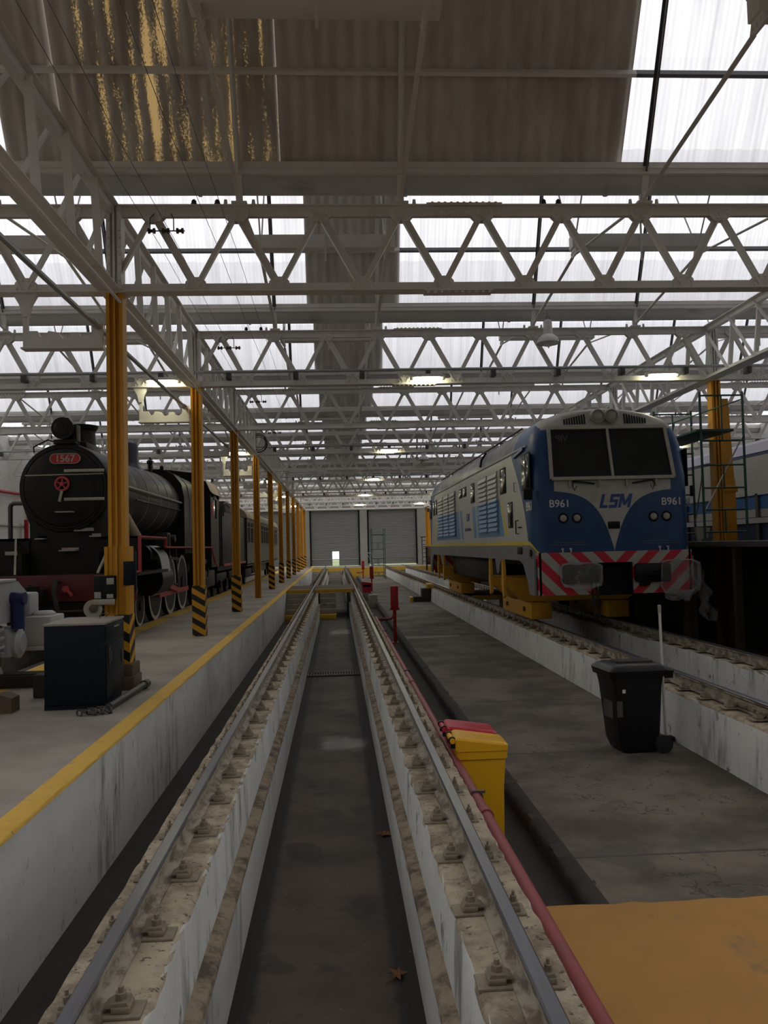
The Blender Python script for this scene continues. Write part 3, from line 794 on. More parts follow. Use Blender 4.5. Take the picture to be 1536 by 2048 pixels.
for r, y in enumerate(ROW):
    lab = 'yellow steel column, %s of the row beside the steam locomotive%s' % (ORD[r], ', plain to the floor' if r == 3 else ', hazard striped base')
    t = column(XL + (.03 if r else .05), y, r, lab, sleeve=(1.74, .30) if r == 0 else ((.96, .25) if r != 3 else None), haz=.88 if r == 0 else (.96 if r != 3 else None))
    if r == 0:
        mb = MB(); mb.box(-.22, .22, -.22, .22, -.05, .12, .015); mb.box(-.19, .2, -.2, .21, .12, .27, .015); mb.obj('footing', MT['wood'], t)
for r in range(1, 11):
    y = ROW[r]
    t = column(XR + .1, y, r, 'yellow steel column, %s of the row right of the blue diesel locomotive' % ORD[r - 1], zb=-.75, wide=.2)
    mb = MB(); mb.box(.10, .34, -.10, .14, -.75, 1.55, .01); mb.obj('stiffener_base', MT['col_shade'], t)
    mb = MB(); mb.box(.10, .34, -.10, .14, 1.55, 2.9, .01); mb.box(.08, .38, -.12, .16, 2.62, 2.75, .01); mb.prism([(.1, 2.9), (.34, 2.9), (.27, 4.6), (.1, 4.6)], 'y', -.06, .10)
    mb.obj('stiffener', MT['yellow_col'], t)
# line shaft hangers on the left columns, with the old shaft pipe they carry
def hanger():
    mb = MB()
    pl = [(-1.12, 4.30), (-.12, 4.30), (-.12, 4.62), (-.26, 4.62), (-.26, 4.47), (-.33, 4.42), (-.40, 4.45), (-.42, 4.50), (-.52, 4.50), (-.54, 4.44), (-.62, 4.42), (-.68, 4.50), (-.80, 4.52), (-.84, 4.45), (-.90, 4.44), (-.94, 4.52), (-1.06, 4.52), (-1.06, 5.0), (-1.12, 5.0)]
    mb.prism(pl, 'y', -.03, .03)
    mb.box(-1.13, -.12, -.09, .09, 4.28, 4.30); mb.prism([(-1.24, 5.0), (-.94, 5.0), (-1.02, 4.86), (-1.06, 4.70), (-1.12, 4.70), (-1.16, 4.86)], 'y', -.05, .05)
    return mb
hm = None
for r in range(0, 9):
    if hm is None:
        hm = hanger().obj('shaft_hanger', MT['lamp_white']); hm.location = (XL, ROW[0], 0)
        tag(hm, 'notched pale shaft hanger bracket on the first yellow column', 'bracket', 'line shaft hangers'); h = hm
    else:
        h = hm.copy(); COL.objects.link(h); h.location = (XL, ROW[r], 0)
        h['label'] = 'notched pale shaft hanger bracket on the %s yellow column%s' % (ORD[r], ', lit by a tube lamp' if r % 2 else '')
mb = MB(); mb.cyl((XL - .17, 3.0, 4.56), (XL - .17, 24.0, 4.56), .032, n=10)
for y in (10.6, 16.9, 23.3): mb.cyl((XL - .17, y, 4.56), (XL - .17, y + .18, 4.56), .05, n=10)
tag(mb.obj('line_shaft_pipe', MT['galv']), 'grey pipe running along the yellow columns through the hangers', 'pipe')
mb = MB(); mb.cyl((XL + .13, 2.0, 4.86), (XL + .13, 42.0, 4.86), .02, n=8); tag(mb.obj('cable_pipe', MT['steel']), 'thin cable pipe below the left column line girder', 'pipe')
# ---------------------------------------------------------------- rails
def railmat(g):
    top = g.sm(g.z, -.022, -.012)
    n = g.noise(9, 5, .7, (1, .5, 1))
    side = g.mix(g.sm(n, .42, .62), (.40, .355, .28), (.15, .115, .08))
    head = g.scale((.13, .13, .145), .7 + .6 * g.noise(6, 4, .6, (4, .3, 1)))
    return dict(c=g.mix(top, side, head), r=.62 - .30 * top, m=.75 * top, bump=(n, .3, .004))
MT['rail'] = mat('worn_steel_rail_with_pale_paint', railmat)
RPROF = [(-.062, -.148), (-.062, -.138), (-.014, -.122), (-.009, -.11), (-.009, -.05), (-.034, -.036), (-.036, -.008), (-.028, 0), (.028, 0), (.036, -.008), (.034, -.036), (.009, -.05), (.009, -.11), (.014, -.122), (.062, -.138), (.062, -.148)]
MT['clip'] = paint('dirty_rail_clip', (.26, .22, .16), .75, .1, var=.5, sc_=14, dirt=(.05, .04, .03), amt=.5, dsc=9, bump=.5)
def clip_mesh(s, short=False):
    mb = MB()
    mb.box(.0, .150, -.065, .065, -.151, -.138, .003)
    mb.box(.03, .105, -.045, .045, -.139, -.112, .006)
    mb.prism([(.0, -.116), (.10, -.112), (.092, -.096), (.03, -.100)], 'y', -.04, .04)
    mb.cyl((.062, 0, -.10), (.062, 0, -.072), .025, n=6); mb.cyl((.062, 0, -.072), (.062, 0, -.05), .012, n=8)
    if short:
        for v in mb.bm.verts: v.co.x = v.co.x * .62
    if s < 0:
        for v in mb.bm.verts: v.co.x *= -1
    return mb
CL = {}
for s in (1, -1):
    for sh in (False, True):
        o = clip_mesh(s, sh).obj('rail_clip', MT['clip'], ang=.5); CL[(s, sh)] = o.data; bpy.data.objects.remove(o)
def rail(x, y0, y1, label, first=None, spacing=.6, n=50, sides=(1, -1), z=0.0, seed=1, short=0):
    mb = MB(); ys = ysteps(y0, y1, .7)
    mb.grid([[(px, y - y0, pz) for px, pz in RPROF] for y in ys], close_v=True)
    r = random.Random(seed)
    o = mb.obj('rail', MT['rail'], loc=(x, y0, z), ang=.5)
    tag(o, label, 'rail', 'running rails')
    for s in sides:
        rest = MB(); k = 0; y = first if first else y0 + .3
        while y < y1 - .3:
            if k < n: link('rail_clip', CL[(s, s == short)], o, (.055 * s, y - y0 + r.uniform(-.02, .02), 0))
            else:
                t = bmesh.new(); 
                rest.box(.055 * s + (-.2 if s < 0 else 0), .055 * s + (0 if s < 0 else .2), y - y0 - .07, y - y0 + .07, -.151, -.137)
                rest.box(.055 * s + (-.12 if s < 0 else .05), .055 * s + (-.05 if s < 0 else .12), y - y0 - .03, y - y0 + .03, -.137, -.06); t.free()
            k += 1; y += spacing
        if k > n:
            q = rest.obj('rail_clip', MT['clip'], o); q['kind'] = 'stuff'
        else: rest.bm.free()
    return o
rail(-1.005, YB, 76.4, 'left rail of the middle pit track on its cream concrete plinth', first=2.74, spacing=.69, seed=2, short=-1)
rail(.738, YB, 76.4, 'right rail of the middle pit track, beside the red pipe', first=2.80, spacing=.69, seed=3, short=1)
t2 = rail(4.255, YB, 76.4, 'rail on the white plinth behind the black wheelie bin', first=7.6, n=60, sides=(-1,), seed=4)
mb = MB(); mb.box(-.05, -.012, 16.05, 17.25, -.12, -.05, .006)
for k in range(6): mb.cyl((-.05, 16.16 + k * .2, -.085), (-.09, 16.16 + k * .2, -.085), .03, .022, n=6)
mb.obj('fishplate', MT['clip'], t2)
rail(5.90, YB, 76.4, 'rail on the inner plinth under the right side of the blue diesel', first=9, n=60, sides=(-1,), seed=5)
mb = None
for x, lab in ((-4.72, 'rail under the near wheels of the steam locomotive'), (-6.42, 'rail under the far wheels of the steam locomotive')):
    rail(x, YB, 76.4, lab, sides=(), z=-.05)
for x, lab in ((10.3, 'near rail under the blue and white locomotive'), (12.0, 'far rail under the blue and white locomotive')):
    rail(x, 6, 76.4, lab, sides=(), z=-.3)
# plank crossings over the pits and their steps
for nm, lab, y0, y1, segs in (('crossing', 'yellow edged plank crossing over the middle pit track', 34.1, 37.9, ((-2.02, -1.07), (-.94, .67))),
                              ('crossing', 'yellow edged plank crossing at the pit under the blue diesel', 27.2, 30.6, ((4.36, 5.80),))):
    t = thing(nm, lab, 'crossing', (0, y0, 0), 0)
    for a, b in segs:
        mb = MB(); n = 5; dy = (y1 - y0) / n
        for i in range(n): mb.box(a, b, i * dy + .02, (i + 1) * dy - .01, -.10, -.012 + random.uniform(-.006, .006), .008)
        mb.obj('deck', MT['wood'], t)
        mb = MB(); mb.box(a, b, -.03, .02, -.16, -.008, .006); mb.obj('edge_beam', MT['ypaint'], t)
for x0, x1, zf, lab in ((-2.04, -1.21, -1.1, 'grimy steps rising to the plank crossing in the left channel'), (-.70, -.06, -1.1, 'grimy steps rising to the plank crossing in the middle pit')):
    t = thing('pit_steps', lab, 'steps', (x0, 34.05, zf), 0, 'steps up to the crossing')
    n = 5; w_ = x1 - x0; h = .95 / n
    for i in range(n):
        mb = MB(); mb.box(0, w_, -1.5 + .3 * i, -1.5 + .3 * (i + 1), 0, h * (i + 1), .006)
        mb.obj('step', MT['ypaint'] if i == 0 else MT['step_concrete'], t)
mb = MB(); mb.box(.10, .20, -.05, .05, -1.1, -.1); 
tag(mb.obj('crossing_post', MT['bare'], loc=(.27, 34.3, 0)), 'thin steel post under the right end of the middle crossing', 'post')
t = thing('footstep', 'small dark two-tread step with yellow ends against the white plinth', 'step', (3.98, 36.3, -.75))
mb = MB(); mb.box(-.75, 0, -.35, .35, 0, .22, .01); mb.obj('lower_tread', MT['wood_dark'], t)
mb = MB(); mb.box(-.36, 0, -.35, .35, .22, .56, .01); mb.obj('upper_tread', MT['wood_dark'], t)
mb = MB(); mb.box(-.86, -.75, -.35, .35, 0, .20, .006); mb.obj('yellow_end', MT['ypaint'], t)
mb = MB(); mb.box(-.12, .12, -.45, .45, .56, .75, .006); mb.obj('yellow_pad', MT['ypaint'], t)

# grate across the pit
t = thing('drain_grate', 'dark slotted drain grate lying across the pit floor', 'grate', (-.70, 18.2, -1.1))
mb = MB(); mb.box(0, 1.14, -.02, 0, 0, .03); mb.box(0, 1.14, .42, .44, 0, .03); mb.obj('frame', MT['bare'], t)
mb = MB()
for i in range(20): mb.box(.02 + i * .057, .045 + i * .057, 0, .42, .005, .028)
mb.obj('bars', MT['grate'], t)
mb = MB(); mb.box(0, 1.14, 0, .42, .001, .004); mb.obj('sump', MT['rubber'], t)
# leaves on the pit floor
def leaf(x, y, z, s, rz, lab):
    mb = MB(); pts = []
    for k in range(14):
        a = 2 * PI * k / 14; rr = s * (1.0 if k % 2 == 0 else .5) * (1.2 if k in (0, 4, 10) else .9)
        pts.append((rr * math.cos(a), rr * math.sin(a), .012 + .03 * s * 10 * abs(math.sin(a * 1.5)) * random.random()))
    c = mb.v((0, 0, .006)); vs = [mb.v(p) for p in pts]
    for i in range(14): mb.f([c, vs[i], vs[(i + 1) % 14]])
    mb.tube([(0, 0, .008), (-s * .9, -s * .7, .02), (-s * 1.6, -s * .9, .012)], .004, 5)
    tag(mb.obj('dry_leaf', MT['leaf'], loc=(x, y, z), rot=(0, 0, rz)), lab, 'leaf', 'dry leaves')
leaf(.33, 5.5, -1.1, .07, .4, 'dry brown plane leaf near the foot of the right pit wall, nearest one')
leaf(.40, 8.15, -1.1, .09, 1.6, 'dry brown leaf against the right pit wall, farther one')
leaf(-1.95, 31.5, -1.1, .22, .9, 'pale brown dry leaf heap in the left channel before the steps')

# ---------------------------------------------------------------- red pipe and hydrant posts
t = thing('red_pipe', 'long worn red pipe along the right plinth of the middle track', 'pipe', (1.005, 0, -.245))
mb = MB(); mb.cyl((0, 0.5, 0), (0, 22.5, 0), .043, n=16); mb.obj('pipe_run', MT['red_pipe'], t)
for y in (5.9, 11.6, 17.4):
    mb = MB(); mb.cyl((0, y, 0), (0, y + .10, 0), .054, n=14); mb.obj('coupling', MT['red_pipe'], t)
for y in (6.35, 12.6, 18.6):
    mb = MB(); mb.torus((0, y, 0), (0, 1, 0), .049, .008, 16, 6); mb.box(-.02, .07, y - .012, y + .012, .035, .055); mb.box(-.07, .02, y - .012, y + .012, -.01, .01); mb.obj('pipe_clamp', MT['bare'], t)
def post(x, y, h, lab, arm=True, zf=-.93):
    t = thing('hose_post', lab, 'hydrant post', (x, y, zf), 0, 'red hose posts beside the pit')
    mb = MB(); mb.cyl((0, 0, 0), (0, 0, h - .5), .045, n=12); mb.box(-.09, .09, -.09, .09, 0, .02); mb.obj('stand_pipe', MT['red'], t)
    mb = MB(); mb.box(-.10, .10, -.10, .10, h - .62, h, .012); mb.box(-.125, .125, -.09, .09, h - .64, h - .58, .008); mb.obj('box', MT['red'], t)
    mb = MB(); mb.box(-.012, .012, -.115, -.10, h - .45, h - .2, .004); mb.cyl((0, -.10, h - .5), (0, -.112, h - .5), .02, n=10); mb.obj('latch', MT['red_pipe'], t)
    if arm:
        mb = MB(); mb.tube([(0, 0, .86), (-.03, 0, .72), (-.10, 0, .65), (-.20, 0, .64), (-.50, 0, .64)], .035, 10); mb.cyl((-.34, 0, .64), (-.38, 0, .64), .06, n=12); mb.cyl((-.5, 0, .64), (-.46, 0, .64), .06, n=12)
        mb.obj('elbow_pipe', MT['red_pipe'], t)
post(1.52, 22.6, 1.52, 'red hose post with elbow pipe, nearest the camera in the trench')
post(1.86, 45.5, 1.52, 'red hose post behind the small red bin', arm=False)
post(1.98, 64.0, 1.52, 'red hose post with side pipe, in front of the yellow far step')
t = thing('red_tub', 'small red swing-top bin beside the far red post', 'bin', (1.44, 41.5, -.60))
mb = MB(); mb.prism([(-.20, 0), (.20, 0), (.26, .42), (-.26, .42)], 'y', -.2, .2); mb.obj('body', MT['red_plastic'], t)
mb = MB(); mb.prism([(-.28, .42), (.28, .42), (.27, .48), (-.24, .56)], 'y', -.22, .22); mb.obj('lid', MT['red_plastic'], t)
mb = MB(); mb.prism([(-.21, .40), (.21, .40), (.18, .28), (-.14, .28)], 'y', -.212, -.2); mb.obj('opening', MT['black'], t)
mb = MB(); mb.box(-.2, .2, -.2, .2, -.33, 0, .01); mb.obj('pedestal', MT['block'], t)
t = tag((lambda m: (m.box(-.18, .18, -.3, .3, 0, .55, .015), m.obj('concrete_block', MT['block'], loc=(1.51, 35.8, -.93)))[1])(MB()), 'pale concrete block in the trench below the small red bin', 'block')

# ---------------------------------------------------------------- bins
def tallbin(x, y, z, mm, lab, rz=0):
    t = thing('waste_bin', lab, 'bin', (x, y, z), rz, 'slim lidded bins in the trench')
    # slim body: narrow at the foot, wider rim, lid hinged on the pipe side
    def ring(a, b, zz, r=.03):
        pts = []
        for cx, cy, a0 in ((a - r, b - r, 0), (-a + r, b - r, 90), (-a + r, -b + r, 180), (a - r, -b + r, 270)):
            for k in range(4):
                q = math.radians(a0 + 30 * k); pts.append((cx + r * math.cos(q), cy + r * math.sin(q), zz))
        return pts
    mb = MB(); V = mb.grid([ring(.185, .15, 0), ring(.192, .155, .45), ring(.205, .165, .62), ring(.208, .168, .70), ring(.222, .182, .71), ring(.226, .186, .80)], close_v=True); mb.f(V[0][::-1]); mb.f(V[-1])
    mb.obj('body', mm, t)
    mb = MB(); rows = []
    for zz, a, b, o in ((.78, .232, .192, 0), (.845, .232, .192, 0), (.862, .215, .178, 0)):
        rows.append([(px + o, py, pz + (.035 if px < 0 else -.02) * (1 if zz > .8 else 0)) for px, py, pz in ring(a, b, zz, .035)])
    V = mb.grid(rows, close_v=True); mb.f(V[0][::-1]); mb.f(V[-1]); mb.obj('lid', mm, t)
    mb = MB(); mb.cyl((-.255, -.15, .865), (-.255, .15, .865), .024, n=12); mb.obj('hinge_bar', mm, t)
    for yy in (-.13, .10):
        mb = MB(); mb.cyl((-.255, yy, .865), (-.255, yy + .035, .865), .033, n=12); mb.box(-.27, -.2, yy, yy + .035, .80, .87); mb.obj('hinge_clip', MT['black_plastic'], t)
    return t
tallbin(1.235, 7.55, -.93, MT['yellow_plastic'], 'tall yellow lidded bin in the trench behind the red pipe')
tallbin(1.225, 8.02, -.93, MT['red_plastic'], 'tall red lidded bin right behind the yellow one')
# black wheelie bin, seen from the side
t = thing('wheelie_bin', 'black two-wheeled rubbish bin on the brown walkway by the white wall', 'bin', (3.36, 9.65, -.75), math.radians(4))
def rr(a0, a1, b, zz, r=.05):
    pts = []
    for cx, cy, q0 in ((a1 - r, b - r, 0), (a0 + r, b - r, 90), (a0 + r, -b + r, 180), (a1 - r, -b + r, 270)):
        for k in range(4):
            q = math.radians(q0 + 30 * k); pts.append((cx + r * math.cos(q), cy + r * math.sin(q), zz))
    return pts
mb = MB(); V = mb.grid([rr(-.19, .24, .22, .02), rr(-.23, .25, .235, .12), rr(-.285, .285, .265, .75), rr(-.31, .30, .275, .86), rr(-.345, .33, .295, .865), rr(-.35, .335, .30, .905)], close_v=True); mb.f(V[0][::-1]); mb.f(V[-1]); mb.obj('body', MT['black_plastic'], t)
mb = MB(); V = mb.grid([rr(-.345, .36, .315, .905), rr(-.355, .365, .32, .935), rr(-.335, .34, .305, .955), rr(-.30, .31, .26, .985), rr(-.26, .29, .23, 1.0)], close_v=True); mb.f(V[0][::-1]); mb.f(V[-1]); mb.obj('lid', MT['black_plastic'], t)
mb = MB(); V = mb.grid([rr(-.20, .26, .12, .99, .03), rr(-.19, .25, .11, 1.022, .03)], close_v=True); mb.f(V[-1]); mb.obj('lid_rib', MT['black_plastic'], t)
mb = MB(); mb.tube([(.33, -.25, .90), (.41, -.25, .91), (.43, -.22, .915), (.43, .22, .915), (.41, .25, .91), (.33, .25, .90)], .018, 8); mb.box(.30, .40, -.29, -.26, .84, .93, .01); mb.box(.30, .40, .26, .29, .84, .93, .01); mb.obj('handle', MT['black_plastic'], t)
for s in (-1, 1):
    mb = MB(); mb.cyl((.27, s * .235, .10), (.27, s * .285, .10), .10, n=24); mb.lathe([(.05, 0), (.045, .012)], (.27, s * .285, .10), (0, s, 0), 16); mb.obj('wheel', MT['rubber'], t)
mb = MB(); mb.cyl((.27, -.25, .10), (.27, .25, .10), .014, n=8); mb.obj('axle', MT['bare'], t)
mb = MB(); mb.box(-.20, -.165, -.27, -.262, .69, .73); o = mb.obj('sticker', MT['white'], t); o['label'] = 'tiny white sticker'
mb = MB(); mb.box(-.27, -.262, -.13, .13, .38, .60); mb.box(-.265, -.20, -.258, -.250, .42, .60); mb.obj('side_label', MT['bare'], t)
mb = MB(); mb.cyl((0, 0, 0), (-.055, -.10, 1.60), .016, n=10); st = mb.obj('broom_stick', MT['lamp_white'], loc=(3.88, 9.95, -.74)); tag(st, 'white broom stick standing upright behind the black wheelie bin', 'stick')
mb = MB(); mb.cyl((-.0525, -.0955, 1.53), (-.056, -.102, 1.62), .02, n=10); o = mb.obj('grip', MT['cream'], st)
mb = MB(); mb.box(-.16, .10, -.06, .06, -.01, .05, .015); mb.obj('broom_head', MT['black'], st)

# ---------------------------------------------------------------- cabinet, bar, chocks, switch box
t = thing('tool_cabinet', 'dark blue steel cabinet standing at the foot of the first yellow column', 'cabinet', (-2.93, 9.93, -.05), math.radians(2))
mb = MB(); mb.box(-.31, .34, -.47, .47, .06, .92, .006); mb.box(-.32, .32, -.44, .44, 0, .06); mb.obj('body', MT['dark_blue_metal'], t)
mb = MB(); mb.box(-.32, .35, -.48, .48, .92, .945, .004); mb.obj('top', MT['cab_top'], t)
mb = MB(); mb.box(.34, .352, -.44, .44, .10, .70, .003); d = mb.obj('door', MT['dark_blue_metal'], t)
mb = MB(); mb.box(.352, .366, -.36, -.31, .46, .66, .004); mb.box(.366, .385, -.345, -.325, .50, .62, .004); mb.obj('handle', MT['bare'], d)
mb = MB(); mb.box(.34, .352, -.44, .44, .73, .90, .003); d2 = mb.obj('drawer', MT['dark_blue_metal'], t)
mb = MB(); mb.box(.352, .372, -.12, .12, .86, .88, .004); mb.obj('pull', MT['chrome'], d2)
mb = MB(); mb.box(.352, .36, .30, .36, .40, .56, .003); mb.obj('hinge', MT['bare'], d)
mb = MB(); mb.tube([(.12, .22, .985), (.13, .24, 1.03), (.18, .25, 1.04), (.19, .23, 1.0), (.24, .22, 1.05)], .007, 6); tag(mb.obj('wire_hook', MT['bare'], loc=(-2.93, 9.93, -.09)), 'bent wire hook lying on the dusty cabinet top', 'hook')
mb = MB(); mb.cyl((-2.50, 9.36, -.005), (-2.43, 10.75, .01), .038, n=12); mb.cyl((-2.433, 10.70, .01), (-2.427, 10.83, .011), .055, n=12)
o = tag(mb.obj('jacking_bar', MT['bare']), 'heavy steel jacking bar lying on the platform beside the cabinet', 'bar')
mb = MB()
for k in range(7): mb.torus((-2.50 - k * .04, 9.30 - .035 * k, -.015 + .012 * (k % 2)), (0.3, 1, (k % 2) * 1.5), .032, .011, 10, 5)
for k in range(6): mb.torus((-2.44 - k * .035, 9.20 - .02 * k, -.02), (1, .3, (k % 2) * 1.5), .03, .011, 10, 5)
mb.obj('chain', MT['bare'], o)
mb = MB(); mb.prism([(-.3, 0), (.3, 0), (.3, .16), (.2, .2), (-.3, .2)], 'y', -.12, .12); tag(mb.obj('wood_chock', MT['wood'], loc=(-3.85, 9.5, -.05)), 'brown timber chock on the platform at the edge of the view, below the grey bogie', 'chock')
mb = MB(); mb.box(-.13, .13, -.10, .10, 0, .28, .02); tag(mb.obj('wood_stub', MT['wood_dark'], loc=(-3.52, 10.4, -.05)), 'dark upright timber stub behind the left side of the cabinet', 'block')
mb = MB(); mb.box(-.45, .45, -.15, .15, 0, .18, .02)
for v in mb.bm.verts: v.co += Vector((random.uniform(-.02, .02), random.uniform(-.03, .03), random.uniform(-.015, .015)))
tag(mb.obj('broken_curb', MT['slab_edge'], loc=(-4.15, 11.3, -.05)), 'broken concrete lump beside the yellow patch by the grey bogie', 'rubble')
t = thing('switch_box', 'black switch box with pale labels and round plate on the first yellow column', 'switch box', (XL - .06, Y0 - .16, 1.05), 0)
mb = MB(); mb.box(-.14, .12, -.10, .0, .04, .33, .01); mb.obj('case', MT['black'], t)
mb = MB(); mb.box(-.14, .12, -.112, -.10, -.03, .04, .006); mb.lathe([(.115, 0), (.115, .012)], (-.16, -.06, -.08), (0, -1, 0), 32); mb.obj('plate', MT['beige_sign'], t)
mb = MB(); mb.lathe([(.05, 0), (.05, .03), (.03, .04)], (-.15, -.07, -.07), (0, -1, 0), 20); mb.obj('knob', MT['wood'], t)
for q in ((-.13, -.05, .05, .13), (.02, .10, .05, .10), (.02, .11, .22, .30)):
    mb = MB(); mb.box(q[0], q[1], -.108, -.10, q[2], q[3], .003); mb.obj('paper_label', MT['cream'], t)
mb = MB(); mb.box(.345, .365, -.04, .0, .12, .62, .005); mb.box(.2, .345, .0, .06, .2, .5, .004); mb.obj('side_channel', MT['dark_blue_metal'], t)

# ---------------------------------------------------------------- lamps, conduits, wires
def conduit(r, x0=XW, x1=XE):
    y = ROW[r] - .25
    mb = MB(); mb.cyl((x0, y, 5.26), (x1, y, 5.26), .032, n=10)
    o = tag(mb.obj('conduit', MT['galv']), 'straight grey conduit pipe crossing the hall at %s' % BAYW[r].replace('over ', ''), 'pipe', 'conduits across the hall')
    mb = MB(); x = x0 + .8
    while x < x1:
        mb.box(x - .05, x + .05, y - .05, y + .14, 5.10, 5.24, .005); x += 1.35
    q = mb.obj('clamp', MT['bare'], o); q['kind'] = 'stuff'
LX = (-8.7, -3.42, 1.94, 6.85, 12.4)
LW = ('over the steam locomotive', 'beside the yellow column', 'over the middle track', 'over the blue diesel', 'over the far right bay')
def tube_lamp(x, y, z, lab):
    t = thing('tube_lamp', lab, 'ceiling lamp', (x, y, z), 0, 'fluorescent tube lamps')
    mb = MB(); mb.box(-.30, .30, -.11, .11, .04, .10, .01); mb.box(-.36, -.30, -.05, .05, .0, .09, .01); mb.box(.30, .36, -.05, .05, .0, .09, .01); mb.cyl((-.2, 0, .10), (-.2, 0, .17), .012, n=6); mb.cyl((.2, 0, .10), (.2, 0, .17), .012, n=6); mb.obj('housing', MT['lamp_white'], t)
    for yy in (-.055, .055):
        mb = MB(); mb.cyl((-.24, yy, .015), (.24, yy, .015), .021, n=10); mb.obj('tube', MT['tube_lit'], t)
for r in (1, 3, 5, 7, 9):
    conduit(r)
    for x, wd in zip(LX, LW):
        tube_lamp(x, ROW[r] - .25, 5.05, 'lit tube lamp %s, hung at %s' % (wd, BAYW[r].replace('over ', '')))
def dome_lamp(x, y, z, lab, top):
    t = thing('pendant_lamp', lab, 'lamp', (x, y, z), 0, 'white dome lamps')
    mb = MB(); mb.lathe([(.225, 0), (.222, .05), (.19, .12), (.13, .17), (.10, .18), (.10, .19), (.092, .34), (.088, .46), (.06, .48)], n=32); mb.obj('shade', MT['lamp_white'], t)
    mb = MB(); mb.torus((0, 0, .0), (0, 0, 1), .225, .012, 32, 8); mb.obj('rim', MT['cream'], t)
    mb = MB(); mb.lathe([(.068, -.06), (.072, -.02), (.07, .05)], n=16); mb.obj('bulb', MT['lamp_white'], t)
    mb = MB(); mb.cyl((0, 0, .48), (0, 0, top - z), .006, n=6); mb.torus((0, 0, .52), (0, 1, 0), .04, .006, 16, 6); mb.obj('cable', MT['wire'], t)
dome_lamp(4.46, 16.98, 5.77, 'white dome pendant lamp hanging above the blue diesel cab', 6.42)
dome_lamp(3.85, 36.08, 5.35, 'white dome pendant lamp far down the hall', 6.1)
for k, x in enumerate((-2.35, -2.1, -1.55, -1.3)):
    mb = MB(); pts = []
    for i in range(25):
        s = i / 24; y = -5 + 80 * s; pts.append((x, y, 5.95 - .02 * k - .12 * abs(math.sin((y - Y0) / PITCH * PI))))
    mb.tube(pts, .0035, 5); tag(mb.obj('overhead_wire', MT['wire']), 'thin overhead wire beside the left girder, %s from the yellow columns' % ORD[k], 'wire', 'overhead wires')
for r in range(0, 6):
    t = thing('insulator_rack', 'dark three-spool insulator rack under the girder %s' % BAYW[r], 'insulator', (-2.1, ROW[r] - .12, 5.78), 0, 'insulator racks')
    mb = MB(); mb.cyl((-.24, 0, 0), (.24, 0, 0), .008, n=6); mb.tube([(.1, 0, 0), (.1, 0, .16), (.06, .05, .24)], .008, 6); mb.tube([(-.2, 0, 0), (-.2, 0, .16), (-.16, .05, .24)], .008, 6); mb.obj('bracket', MT['wire'], t)
    for x in (-.18, 0, .18):
        mb = MB(); mb.lathe([(.018, -.05), (.036, -.045), (.036, -.02), (.02, -.012), (.02, .012), (.036, .02), (.036, .045), (.018, .05)], (x, 0, 0), (1, 0, 0), 12); mb.obj('spool', MT['porcelain'], t)
for k, (x, y) in enumerate(((-1.75, 10.86), (-1.45, 10.86), (2.85, 10.86), (3.05, 10.86), (-1.75, 17.2), (-1.45, 17.2))):
    mb = MB(); mb.lathe([(.03, 0), (.022, .02), (.04, .03), (.03, .05), (.035, .06), (.012, .085)], (x, y, 6.14), (0, 0, 1), 12)
    tag(mb.obj('pin_insulator', MT['porcelain']), 'small dark pin insulator on the girder top, %s of six' % ORD[k], 'insulator', 'pin insulators')
mb = MB()
for k in range(5): mb.torus((-2.65, ROW[3] - .3 - .02 * k, 5.35 + .02 * k), (.1 * k, 1, .1), .26 + .03 * (k % 3), .012, 28, 5)
tag(mb.obj('cable_coil', MT['rubber']), 'loose coil of dark cable hung at the top of the fourth yellow column', 'cable')

# ---------------------------------------------------------------- left wall fittings
t = thing('wall_pipes', 'pale pipes running along the white brick wall', 'pipe', (XW + .08, 20, 0))
mb = MB(); mb.cyl((0, 0, 2.9), (0, 50, 2.9), .04, n=8); mb.obj('pipe', MT['cream'], t)
for y in (9, 14.2, 18, 24):
    mb = MB(); mb.cyl((0, y, -.05), (0, y, 4.2), .05, n=8); mb.obj('riser', MT['cream'], t)
t = thing('red_riser', 'red pipe against the white brick wall behind the steam locomotive', 'pipe', (XW + .2, 37.5, 0))
mb = MB(); mb.cyl((0, 0, -.05), (0, 0, 3.2), .09, n=10); mb.obj('riser', MT['red'], t)
mb = MB(); mb.cyl((0, -9, 4.2), (0, 9, 4.4), .07, n=8); mb.obj('branch', MT['red'], t)
mb = MB(); mb.tube([(-7.75, 20.5, -.05), (-7.75, 20.5, 2.80), (-7.73, 20.5, 2.86), (-7.68, 20.5, 2.9), (-7.2, 20.5, 2.9)], .055, 10); tag(mb.obj('stand_pipe', MT['bare']), 'grey bent stand pipe left of the steam locomotive', 'pipe')
mb = MB(); mb.box(-.3, .3, -.05, .05, 1.6, 2.1); tag(mb.obj('wall_box', MT['cream'], loc=(XW + .3, 33.0, 0), rot=(0, 0, PI / 2)), 'small pale box on the white brick wall', 'box')
